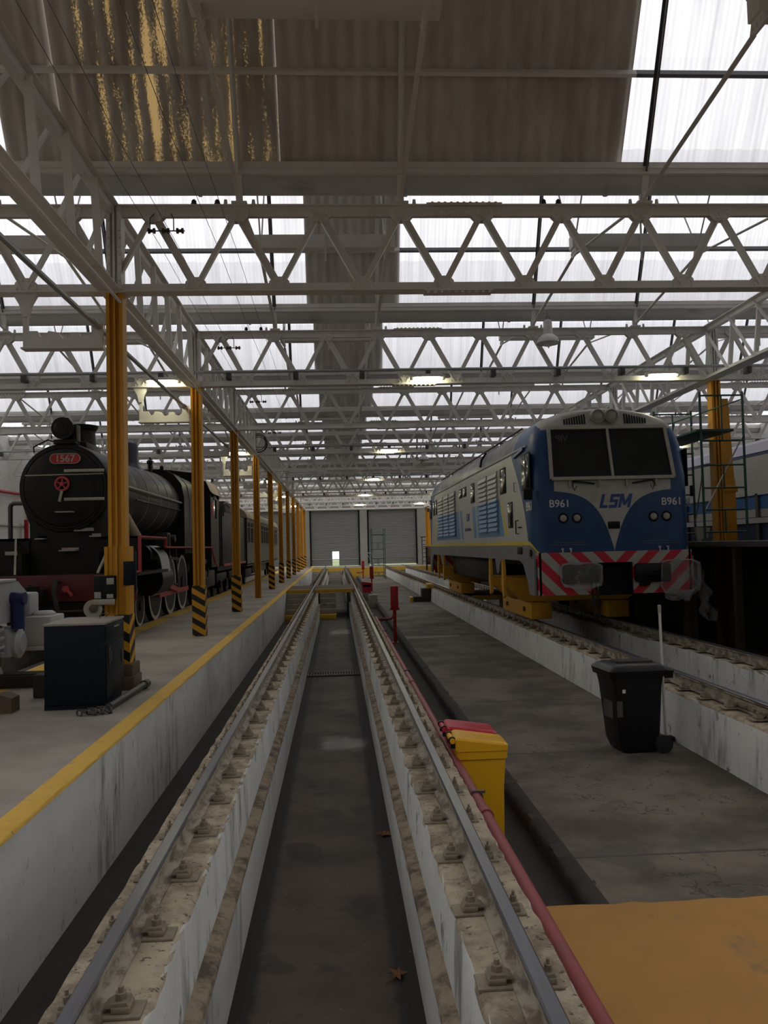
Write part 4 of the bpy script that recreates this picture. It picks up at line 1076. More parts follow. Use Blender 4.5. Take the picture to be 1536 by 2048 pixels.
# ---------------------------------------------------------------- scaffolds, ladder steps at the far end
def scaffold(x, y, z, w_, d, h, lab, rungs, mm, diag=True, plank=None):
    t = thing('scaffold_tower', lab, 'scaffold', (x, y, z), 0, 'green scaffold towers')
    for a in (0, w_):
        for b in (0, d):
            mb = MB(); mb.cyl((a, b, 0), (a, b, h), .026, n=8); mb.box(a - .05, a + .05, b - .05, b + .05, 0, .05); mb.obj('upright', mm, t)
    for b in (0, d):
        for zz in rungs:
            mb = MB(); mb.cyl((0, b, zz), (w_, b, zz), .018, n=8); mb.obj('rung', mm, t)
        for k in range(len(rungs) - 1):
            if k % 2 == 0:
                mb = MB(); mb.cyl((w_ * .5, b, rungs[k]), (w_ * .5, b, rungs[k + 1]), .018, n=8); mb.obj('stay', mm, t)
    if diag:
        mb = MB(); mb.cyl((0, 0, .55), (w_, 0, 2.1), .014, n=6); mb.cyl((0, 0, 1.35), (w_, d, .4), .014, n=6); mb.obj('brace', MT['galv'], t)
        mb = MB(); mb.cyl((0, 0, h - .95), (w_, d, h - .35), .014, n=6); mb.cyl((0, d, h - .4), (w_, 0, h - .15), .014, n=6); mb.obj('brace', mm, t)
    if plank:
        mb = MB(); mb.box(-.1, w_ * .75, -.05, d + .05, plank, plank + .05, .006); mb.obj('plank', mm, t)
    return t
scaffold(2.66, 62.8, -.75, .96, 2.0, 3.75, 'tall thin green scaffold tower standing at the far end of the walkway', (.2, .45, 1.0, 1.5, 2.2, 2.7, 3.3), MT['green_tube'], False)
scaffold(7.22, 16.1, 1.6, .86, 2.4, 2.95, 'green scaffold tower with plank beside the diesel cab', (.18, .62, 1.05, 1.5, 1.98, 2.88), MT['green_tube'], True, 2.16)
t = thing('step_ladder', 'dark timber step ladder by the wall left of the diesel tail', 'ladder', (7.55, 74.5, -.05))
for s in (0, 1.0):
    mb = MB(); mb.bar((s, -.6, 0), (s * .8 + .1, .5, 2.45), .08, .05, (0, 1, 0)); mb.obj('stile', MT['wood_dark'], t)
for k in range(6):
    mb = MB(); f = .12 + k * .15; mb.box(.03 + .1 * f, .97 - .1 * f, -.62 + 1.1 * f, -.38 + 1.1 * f, 2.45 * f, 2.45 * f + .05); mb.obj('tread', MT['wood_dark'], t)
mb = MB(); mb.box(.0, 1.05, .35, .9, 2.42, 2.5); mb.obj('platform', MT['wood_dark'], t)
t = thing('far_trestle', 'grey steel trestle standing at the pier between the two far shutters', 'trestle', (2.05, 73.5, -.05))
mb = MB(); mb.box(0, 1.15, 0, .5, 1.12, 1.2); mb.box(0, 1.15, 0, .5, .15, .22); mb.obj('shelf', MT['steel_dark'], t)
for x in (0.03, 1.1):
    mb = MB(); mb.box(x, x + .05, 0, .05, 0, 1.2); mb.obj('leg', MT['steel_dark'], t)
mb = MB(); mb.bar((.05, .02, .2), (.58, .02, 1.12), .05, .04); mb.bar((1.1, .02, .2), (.58, .02, 1.12), .05, .04); mb.obj('cross_brace', MT['steel_dark'], t)
# ---------------------------------------------------------------- blue and white diesel locomotive
LEN = 16.95; HW = 1.47
BLUE, LBLUE, CREAMW, SKIRT, YEL, REDS = (.004, .046, .145), (.10, .26, .46), (.46, .45, .40), (.16, .165, .17), (.62, .48, .03), (.52, .015, .035)
def livery(g):
    ye = g.mn(g.y, LEN - g.y); near = g.y < LEN / 2
    z, ax = g.z, g.abs(g.x)
    t = (z - 1.7) / 1.7
    yb = .50 + .5 * t + .8 * t * t
    c = g.mix(g.band(z, 1.0, 3.43), (.20, .20, .20), CREAMW)
    rn = g.noise(1.2, 6, .65, (1, .6, 1))
    c = g.mix((z > 3.44), c, g.mix(g.sm(rn, .35, .7), (.27, .265, .26), (.13, .12, .11)))
    # light blue blocks and bands
    inz = g.band(z, 1.81, 2.62); s = z - 1.81
    a = g.band(g.y, 2.66 + .60 * s, 6.0 + .16 * s) + g.band(g.y, 6.16 + .2 * s, 6.62 + .3 * s)
    b = g.band(g.y, 8.34 + .36 * s, 8.75 + .36 * s) + g.band(g.y, 9.0 + .38 * s, 14.7 - .72 * s)
    c = g.mix(g.mn((a + b) * inz, 1.0), c, LBLUE)
    ys = g.band(g.y, 2.30 + .60 * s + .17 * s, 2.56 + .60 * s) + g.band(g.y, 14.84 - .72 * s, 15.1 - .72 * s - .1 * s)
    c = g.mix(g.mn(ys * inz, 1.0), c, YEL)
    # end cabs
    c = g.mix((ye < yb) * (z < 3.46), c, BLUE)
    c = g.mix((z > 3.44) * (ye < 1.72 + .12 * (rn - .5)), c, BLUE)
    # yellow waist line and grey skirt
    q = g.mx(.45 - ye, 0.0)
    zt = 1.685 - 1.5 * q * q
    side = ax > 1.36
    c = g.mix((z < zt) * side, c, YEL)
    c = g.mix((z < zt - .07 + .1 * q) * side, c, SKIRT)
    # front face: cream V rising to the windscreen and dome
    vz = 1.48 + 1.12 * (1 - g.exp(-ax / .27))
    front = (g.y < .62) * (ax < 1.25)
    wide = 1.08 + .17 * g.sm(z, 3.72, 3.80)
    c = g.mix(front * (z > vz) * (ax < wide), c, g.mix(g.sm(g.noise(3, 5, .65), .45, .7), CREAMW, (.36, .34, .29)))
    c = g.mix(front * (z > 3.74) * (ax < 1.22), c, g.mix(g.sm(g.noise(2.5, 5, .65), .4, .7), (.42, .40, .35), (.26, .235, .20)))
    n = g.noise(5, 5, .6)
    return dict(c=g.scale(c, .82 + .36 * n), r=.32 + .25 * rn, bump=(g.noise(.9, 2), .12, .02))
MT['livery'] = mat('blue_cream_livery', livery)
def chevron(g):
    f = g.mod(g.abs(g.x) + (1.47 - g.z) + .2, .42)
    return dict(c=g.scale(g.mix(f < .205 + .195, (.50, .49, .45), REDS) if False else g.mix((f > .0) * (f < .40) * (g.mod(g.abs(g.x) + (1.47 - g.z) + .21, .42) > .20), REDS, (.40, .39, .35)), .85 + .3 * g.noise(4, 4)), r=.45)
MT['chevron'] = mat('red_and_white_chevron_stripes', chevron)
def louver_c(g): return dict(c=g.scale(g.mix(g.z > 2.62, (.10, .25, .50), (.50, .50, .46)), .85 + .3 * g.noise(5, 3)), r=.45)
MT['louver'] = mat('two_tone_louvre_paint', louver_c)
MT['blue_body'] = paint('blue_cab_paint', BLUE, .35, var=.15)
MT['letter_blue'] = paint('logo_blue', (.02, .07, .25), .4, bump=0, var=.05)
MT['skirt'] = paint('grey_underframe_skirt', SKIRT, .5, var=.15)
lo_ = thing('diesel_locomotive', 'blue and cream diesel locomotive raised on yellow lifting bogies, chevron front', 'locomotive', (5.04, 15.0, 0))
SEC = [(1.47, 1.32), (1.47, 1.48), (1.47, 2.0), (1.47, 2.83), (1.47, 3.30), (1.45, 3.45), (1.40, 3.63), (1.30, 3.82), (1.17, 3.95), (.85, 4.07), (.5, 4.14), (0.001, 4.18)]
def rake(z): return 0.0 if z < 2.83 else (z - 2.83) * .30
mb = MB()
def station(y):
    e = min(y, LEN - y)
    k = {True: 0}.get(False, 0)
    if e < .40: ins = .24 * (1 - math.sqrt(max(0, 1 - ((.40 - e) / .40) ** 2)))
    else: ins = 0
    pts = []
    for x, z in SEC:
        xx = x - ins if x > 1.0 else x * (1 - ins / 1.47)
        dz = ins * .35 if z > 3.9 else 0
        sh = rake(z) * max(0, 1 - e / 1.6)
        yy = y + sh if y < LEN / 2 else y - sh
        pts.append((xx, yy, z - dz))
    return [(-p[0], p[1], p[2]) for p in pts] + pts[::-1]
yst = [0, .02, .06, .12, .2, .3, .4, .8, 1.6, 4, 8, 12, LEN - 1.6, LEN - .8, LEN - .4, LEN - .3, LEN - .2, LEN - .12, LEN - .06, LEN - .02, LEN]
R_ = [[mb.v(p) for p in station(y)] for y in yst]
n = len(R_[0])
for i in range(len(R_) - 1):
    for j in range(n - 1): mb.f([R_[i][j], R_[i][j + 1], R_[i + 1][j + 1], R_[i + 1][j]])
for R in (R_[0], R_[-1]):
    for j in range(n // 2 - 1): mb.f([R[j], R[j + 1], R[n - 2 - j], R[n - 1 - j]])
for i in range(len(R_) - 1): mb.f([R_[i][0], R_[i + 1][0], R_[i + 1][n - 1], R_[i][n - 1]])
mb.obj('body', MT['livery'], lo_, ang=.5)
# lower front apron with coupler opening
for s, ly in ((1, 0.0), (-1, LEN)):
    mb = MB()
    def ap(xa, xb, za, zb):
        mb.box(xa, xb, min(ly, ly + .06 * s), max(ly, ly + .06 * s), za, zb)
    ap(-1.40, -.33, .70, 1.47); ap(.33, 1.40, .70, 1.47); ap(-.33, .33, 1.27, 1.47)
    mb.box(-1.42, -1.36, *sorted((ly + .0 * s, ly + .14 * s)), .70, 1.47); mb.box(1.36, 1.42, *sorted((ly, ly + .14 * s)), .70, 1.47)
    mb.obj('apron', MT['chevron'], lo_, loc=(0, -.012 * s, 0))
    mb = MB(); mb.box(-.36, .36, *sorted((ly + .3 * s, ly + .5 * s)), .66, 1.3); mb.box(-.34, -.30, *sorted((ly + .06 * s, ly + .4 * s)), .68, 1.28); mb.box(.30, .34, *sorted((ly + .06 * s, ly + .4 * s)), .68, 1.28); mb.obj('coupler_pocket', MT['black'], lo_)
    for x in (-1, 1):
        mb = MB(); pl = [(1.36, 1.34), (.96, 1.25), (.62, .94), (.5, .70), (.05, .70), (.05, 1.36)]
        if s < 0: pl = [(LEN - a, b) for a, b in pl]
        mb.prism(pl, 'x', x * 1.455 - .02, x * 1.455 + .02); mb.obj('end_skirt', MT['skirt'], lo_)
        mb = MB(); pl = [(3.05, 1.34), (3.82, 1.34), (3.62, 1.0), (3.42, 1.0), (3.30, 1.2)]
        if s < 0: pl = [(LEN - a, b) for a, b in pl]
        mb.prism(pl, 'x', x * 1.455 - .02, x * 1.455 + .02); mb.obj('skirt_bracket', MT['skirt'], lo_)
    for x, bold in ((-1, 0), (1, 0)):
        mb = MB(); mb.box(x * .66 - .34, x * .66 + .34, *sorted((ly - .12 * s, ly - .02 * s)), 0.90, 1.24, .05); b_ = mb.obj('buffer', MT['black_plastic'], lo_)
# buffers' plastic wrap
def wrap(x0, x1, z0, z1, tail, lab):
    mb = MB(); rows = []
    for i in range(15):
        u = i / 14; rows.append([])
        for j in range(19):
            a = 2 * PI * j / 19
            cx, cz = (x0 + x1) / 2, (z0 + z1) / 2
            px = cx + (x1 - x0) / 2 * max(-1, min(1, 1.25 * math.cos(a))); pz = cz + (z1 - z0) / 2 * max(-1, min(1, 1.25 * math.sin(a)))
            px += random.uniform(-.022, .022); pz += random.uniform(-.022, .022) - (tail * max(0, -math.sin(a)) * u * random.random())
            rows[-1].append((px, -.03 - .15 * u + random.uniform(-.012, .012), pz))
    V = mb.grid(rows, close_v=True); mb.f(V[-1])
    o = mb.obj('plastic_wrap', MT['film'], lo_, ang=.25); o['label'] = lab
wrap(-1.03, -.30, .88, 1.27, .12, 'clear wrinkled plastic wrapped over the buffer')
wrap(.80, 1.50, .74, 1.29, .25, 'loose clear plastic hanging over the buffer')
mb = MB(); rows = []
for i in range(14):
    z = 1.15 - i * .075; wd = .12 + .05 * math.sin(i * 1.3)
    rows.append([(1.42 + .02 * i + wd * (j / 4 - .5) * 2, -.14 + .05 * math.sin(i * .8 + j * 1.7), z) for j in range(5)])
mb.grid(rows); o = mb.obj('plastic_tail', MT['film'], lo_, ang=.25); o['label'] = 'strip of clear plastic trailing down'
for x in (-.46, -.38):
    mb = MB(); mb.tube([(x, -.04, .92), (x + .02, -.06, .6), (x + .05, -.03, .28)], .022, 8); mb.obj('brake_hose', MT['rubber'], lo_)
mb = MB(); mb.box(.42, .60, -.09, 0, .84, 1.06, .01); mb.box(.55, .85, -.12, -.02, .98, 1.02); mb.cyl((.62, -.08, 1.1), (.78, -.1, 1.12), .05, n=10); mb.obj('control_jumper', MT['black_plastic'], lo_)
# windscreen: leaning frame, two panes, mullion
def ws(u, z, off): return (u, rake(z) - off, z)
def wbar(mb, p, q, w_, h): mb.bar(p, q, w_, h, (0, -1, .3))
mb = MB()
tl, tr, bl, br = ws(-1.13, 3.76, .05), ws(1.13, 3.76, .05), ws(-1.13, 2.80, .05), ws(1.13, 2.80, .05)
tl = (-1.09, tl[1], tl[2]); tr = (1.09, tr[1], tr[2])
for p, q in ((tl, tr), (tr, br), (br, bl), (bl, tl)): wbar(mb, p, q, .06, .05)
fr = mb.obj('windscreen_frame', MT['cream'], lo_)
mb = MB(); wbar(mb, ws(0, 3.76, .055), ws(0, 2.80, .055), .045, .04); mb.obj('mullion', MT['cream'], fr)
for s in (-1, 1):
    mb = MB(); pts = [ws(s * .03, 2.82, .035), ws(s * 1.11, 2.82, .035), ws(s * 1.07, 3.74, .035), ws(s * .03, 3.74, .035)]
    vs = [mb.v(p) for p in pts]; vb = [mb.v((p[0], p[1] + .03, p[2])) for p in pts]
    for i in range(4): mb.f([vs[i], vs[(i + 1) % 4], vb[(i + 1) % 4], vb[i]])
    mb.f(vs); mb.f(vb); mb.obj('windscreen', MT['glass_dusty'], lo_)
    mb = MB(); mb.bar(ws(s * .75, 2.76, .03), ws(s * .35, 2.70, .06), .03, .03); mb.tube([ws(s * .72, 2.76, .04), ws(s * .76, 2.68, .07), ws(s * .72, 2.58, .06), ws(s * .68, 2.66, .06)], .008, 6); mb.obj('wiper', MT['black'], lo_)
    for q in (.25, .8):
        mb = MB(); mb.box(s * q - .02, s * q + .02, -.06, .0, 2.64, 2.78, .004); mb.obj('frame_bracket', MT['cream'], lo_)
MT['faint'] = paint('faint_grey_glass_writing', (.10, .10, .10), .5, bump=0)
text('glass_writing', 'VIP', .17, MT['faint'], lo_, (-.86, rake(3.56) - .04, 3.56), (PI / 2 - .29, 0, 0), sx=-1)
# numbers and emblem letters on the nose
def logo(nm, m, parent, loc, h, rot=(0, 0, 0)):
    mb = MB(); k = h / .25
    R = [[(a, b), (c, b), (c, d), (a, d)] for a, b, c, d in ((0, 0, .055, .25), (0, 0, .145, .05), (.17, 0, .32, .05), (.27, 0, .32, .15), (.17, .10, .32, .15), (.17, .10, .22, .25), (.17, .20, .335, .25), (.345, 0, .395, .25), (.515, 0, .565, .25))]
    R += [[(.345, .25), (.405, .25), (.478, .05), (.432, .05)], [(.565, .25), (.505, .25), (.432, .05), (.478, .05)]]
    for i, P in enumerate(R):
        mb.prism([((u - .28 + .24 * (v - .125)) * k, (v - .125) * k) for u, v in P], 'y', -.003 - .0001 * i, .002)
    return mb.obj(nm, m, parent, loc, rot=rot)
for x in (-1.02, 1.12): text('number', 'B961', .19, MT['white'], lo_, (x * .97, -.004, 2.35), (PI / 2, 0, 0), bold=.002)
logo('emblem_letters', MT['letter_blue'], lo_, (.05, -.004, 2.385), .25)
mb = MB(); mb.box(-.11, .11, -.014, .03, 1.88, 2.01, .006); mb.obj('nose_panel', MT['black'], lo_)
for x in (-.93, -.68, .74, .98):
    mb = MB(); mb.torus((x, -.012, 2.09), (0, 1, 0), .078, .016, 28, 8); rg = mb.obj('lower_headlight', MT['black'], lo_)
    mb = MB(); mb.lathe([(.07, 0), (.06, .018), (.03, .026)], (x, .0, 2.09), (0, -1, 0), 24); mb.obj('lens', MT['lens'], rg)
for x in (-.13, .13):
    mb = MB(); y = rake(3.98) * .95
    mb.lathe([(.135, .16), (.135, -.04), (.115, -.06), (.115, -.03)], (x, y, 3.99), (0, 1, 0), 28); h = mb.obj('top_headlight', MT['cream'], lo_)
    mb = MB(); mb.lathe([(.112, 0), (.09, .02), (.05, .03)], (x, y - .02, 3.99), (0, -1, 0), 24); mb.obj('lens', MT['lens'], h)
for s in (-1, 1):
    mb = MB()
    for k in range(9):
        x = s * (.38 + k * .048); z0, z1 = 3.84, 4.03 - .012 * k
        mb.bar((x, rake(z0) - .004, z0), (x, rake(z1) - .004, z1), .024, .02, (0, -1, .3))
    mb.obj('vent_slots', MT['black'], lo_)
    mb = MB(); mb.box(s * .86 - .36, s * .86 + .36, -.014, .0, 1.60, 1.607); mb.box(s * .80 - .30, s * .80 + .26, -.014, 0, 1.64, 1.648); mb.obj('nose_step_line', MT['skirt'], lo_)
    for q in (.82, .97):
        mb = MB(); mb.cyl((s * q, .02, 1.53), (s * q, -.06, 1.53), .018, n=8); mb.box(s * q - .01, s * q + .01, -.06, -.045, 1.47, 1.53); mb.obj('hose_cock', MT['lamp_white'], lo_)
# side fittings (both sides share the same layout)
for s in (-1, 1):
    X = s * HW
    def side_box(y0, y1, z0, z1, o0=-.01, o1=.02, b=.0):
        m = MB(); m.box(*sorted((X + s * o0, X + s * o1)), y0, y1, z0, z1, b); return m
    def side_window(y0, y1, z0, z1, nm='side_window', rad=.05, split=None):
        m = side_box(y0, y1, z0, z1, -.01, .014, rad * .3); f = m.obj(nm, MT['black'], lo_)
        m = side_box(y0 + .04, y1 - .04, z0 + .04, z1 - .04, .0, .018, .004); m.obj('glass', MT['glass_dark'], f)
        if split: m = side_box(split - .02, split + .02, z0 + .03, z1 - .03, .0, .022); m.obj('divider', MT['black'], f)
        return f
    side_window(.16, .86, 2.64, 3.34, 'cab_window', .04, .48)
    side_window(2.35, 2.98, 2.71, 3.26); side_window(1.77, 2.22, 1.97, 2.50, 'door_window')
    side_window(6.36, 6.96, 2.73, 3.24, 'vent_window')
    for a in (7.70, 8.47): side_window(a, a + .58, 2.97, 3.24, 'small_window')
    for a in (14.42, 15.12): side_window(a, a + .42, 2.72, 3.25, 'tail_window')
    side_window(LEN - .86, LEN - .16, 2.64, 3.34, 'tail_cab_window', .04, LEN - .48)
    for y0, y1, nd in ((3.20, 5.74, 2), (9.8, 14.1, 3)):
        m = side_box(y0, y1, 1.88, 3.27, -.01, .012); fr = m.obj('louver_panel', MT['louver'], lo_)
        wd = (y1 - y0) / nd
        for k in range(nd):
            m = MB(); ya, yb_ = y0 + k * wd + .10, y0 + (k + 1) * wd - .10
            nl = 12
            for i in range(nl):
                z0 = 1.93 + i * 1.30 / nl; dz = 1.30 / nl
                m.prism([(X, z0), (X + s * .05, z0 + .004), (X + s * .05, z0 + .02), (X + s * .012, z0 + dz * .92), (X, z0 + dz * .92)], 'y', ya, yb_)
            m.obj('louver_door', MT['louver'], fr)
            m = side_box(ya - .05, ya - .03, 1.90, 3.25, .0, .03); m.obj('louver_frame', MT['skirt'], fr)
    m = side_box(.02, .10, 2.44, 2.64, .0, .16 if s < 0 else .05, .015); m.obj('mirror', MT['black'], lo_)
    m = MB(); m.tube([(X, 1.30, 1.84), (X + s * .05, 1.30, 1.84), (X + s * .05, 1.30, 2.10), (X, 1.30, 2.10)], .014, 6); m.tube([(X, 1.12, 1.96), (X + s * .05, 1.12, 1.96), (X + s * .05, 1.0, 1.96), (X, 1.0, 1.96)], .012, 6); m.obj('door_handle', MT['black'], lo_)
    m = side_box(1.00, 1.42, 1.44, 1.58, 0, .012, .003); m.obj('hatch', MT['black'], lo_)
    m = MB(); m.cyl((X - s * .02, .32, 1.47), (X + s * .012, .32, 1.47), .065, n=20); m.obj('filler_cap', MT['black'], lo_)
    m = MB(); m.cyl((s * 1.455, .5, 3.47), (s * 1.455, LEN - .5, 3.47), .018, n=6); m.obj('rain_strip', MT['gutter_grey'], lo_)
    m = MB(); m.bar((X + s * .01, .62, 3.44), (X + s * .01, 1.5, 3.36), .04, .05); m.obj('door_drip', MT['blue_body'], lo_)
    m = MB(); m.tube([(X, 1.42, 2.68), (X + s * .04, 1.42, 2.68), (X + s * .04, 1.42, 2.85), (X, 1.42, 2.85)], .01, 6); m.obj('grab_iron', MT['skirt'], lo_)
    rz = -PI / 2 if s < 0 else PI / 2
    text('side_number', 'B961', .24, MT['white'], lo_, (X + s * .004, .33, 2.325), (PI / 2, 0, rz), bold=.004)
    logo('side_emblem', MT['letter_blue'], lo_, (X + s * .004, 7.55, 2.38), .20, (0, 0, rz))
    text('side_writing', 'Linea San Martin', .15, MT['letter_blue'], lo_, (X + s * .004, 7.6, 2.06), (PI / 2, 0, rz))
mb = MB(); mb.box(-.75, .75, 2.2, LEN - 2.2, 4.10, 4.20, .02); mb.box(-.55, .55, 4, 6.5, 4.18, 4.27, .03); mb.box(-.55, .55, 10, 13, 4.18, 4.27, .03); mb.obj('roof_hatch', MT['gutter_grey'], lo_)
mb = MB(); mb.cyl((-1.2, 1.9, 3.99), (-1.2, LEN - 1.9, 3.99), .02, n=6); mb.obj('roof_rail', MT['black'], lo_)
mb = MB(); mb.tube([(-1.47, 5.4, 3.55), (-1.42, 5.5, 3.72), (-1.30, 5.5, 3.9)], .03, 6); mb.obj('roof_cable', MT['rubber'], lo_)
mb = MB(); mb.box(-1.2, 1.2, 4.4, 12.6, .72, 1.33, .03); mb.obj('fuel_tank', MT['black'], lo_)
mb = MB(); mb.box(-1.15, 1.15, .4, LEN - .4, 1.20, 1.34); mb.obj('underframe', MT['black'], lo_)
# yellow lifting bogies
def lifting(y, lab):
    t = thing('lifting_bogie', lab, 'bogie', (5.07, y, 0), 0, 'yellow lifting bogies')
    for s in (-1, 1):
        mb = MB(); mb.box(s * .82 - .22, s * .82 + .22, 0, 3.0, .06, .40, .015); mb.obj('wheel_box', MT['lift_yellow'], t)
        for yy in (.6, 2.4):
            mb = MB(); mb.cyl((s * .82 - .07, yy, .21), (s * .82 + .07, yy, .21), .21, n=24); mb.cyl((s * .82 - .26, yy, .24), (s * .82 + .26, yy, .24), .05, n=12); mb.obj('wheel', MT['bare'], t)
    for yy in (.25, 1.75):
        mb = MB(); mb.prism([(-1.50, .92), (-1.50, .74), (-1.10, .42), (1.10, .42), (1.50, .74), (1.50, .92)], 'y', yy, yy + .55); mb.obj('cross_beam', MT['lift_yellow'], t)
        for s in (-1, 1):
            mb = MB(); mb.prism([(yy - .02, .55), (yy + .10, .50), (yy + .22, .78), (yy + .20, .94), (yy + .13, 1.32), (yy + .05, 1.32), (yy - .02, .94)], 'x', s * 1.53 - .03, s * 1.53 + .03); mb.obj('upright', MT['lift_yellow'], t)
    mb = MB(); mb.box(-.5, .5, .8, 1.75, .45, 1.20, .02); mb.box(-.25, .25, .1, 2.6, .9, 1.2); mb.obj('bolster', MT['lift_yellow'], t)
    return t
lifting(17.4, 'yellow lifting bogie under the cab end of the blue diesel')
lifting(27.3, 'yellow lifting bogie under the tail end of the blue diesel')

# ---------------------------------------------------------------- steam locomotive
SX, SY = -5.53, 17.5
sl = thing('steam_locomotive', 'black steam locomotive with red beam and red number plate 1567', 'steam locomotive', (SX, SY, -.05))
def Z(z): return z + .05
BZ = Z(3.02)
mb = MB(); mb.lathe([(.80, -.02), (.90, 0), (.92, .04), (.92, 2.4), (.90, 2.42)], (0, 0, BZ), (0, 1, 0), 56); mb.obj('smokebox', MT['loco_black'], sl)
mb = MB(); mb.lathe([(.80, -.02), (.79, -.05), (.74, -.07), (.4, -.13), (.001, -.15)], (0, 0, BZ), (0, 1, 0), 56)
mb.torus((0, -.02, BZ), (0, 1, 0), .82, .025, 56, 6); dr = mb.obj('smokebox_door', MT['loco_black'], sl)
mb = MB(); mb.torus((.02, -.22, BZ + .06), (0, 1, 0), .13, .022, 28, 8)
for k in range(5):
    a = 2 * PI * k / 5 + .3; mb.cyl((.02, -.22, BZ + .06), (.02 + .13 * math.cos(a), -.22, BZ + .06 + .13 * math.sin(a)), .016, n=6)
mb.cyl((.02, -.12, BZ + .06), (.02, -.26, BZ + .06), .04, n=12); mb.obj('door_wheel', MT['edge_red'], dr)
mb = MB(); mb.bar((.02, -.24, BZ - .08), (-.03, -.24, BZ - .30), .05, .02, (0, 1, 0)); mb.obj('locking_lever', MT['cream'], dr)
for z, a, b in ((.33, .04, .84), (-.25, .04, .84)):
    mb = MB(); mb.box(a, b, -.17, -.13, BZ + z - .03, BZ + z + .03, .008); mb.obj('hinge_strap', MT['cream'], dr)
mb = MB(); mb.cyl((-.74, -.14, BZ + .245), (.82, -.14, BZ + .262), .014, n=8)
for x in (-.5, 0, .5): mb.cyl((x, -.14, BZ + .25), (x, -.02, BZ + .25), .012, n=6)
mb.obj('hand_rail', MT['cream'], sl)
# number plate
mb = MB(); pts = []
for cx, q0 in ((.20, -90), (-.20, 90)):
    for k in range(9):
        q = math.radians(q0 + 22.5 * k); pts.append((.06 + cx + .10 * math.cos(q), BZ + .58 + .10 * math.sin(q)))
mb.prism(pts, 'y', -.15, -.09); npl = mb.obj('number_plate', MT['red'], sl)
mb = MB(); mb.tube([(p[0], -.152, p[1]) for p in pts], .008, 6, True); mb.obj('plate_rim', MT['cream'], npl)
text('number', '1567', .20, MT['cream'], npl, (.06, -.153, BZ + .578), (PI / 2, 0, 0), bold=.004)
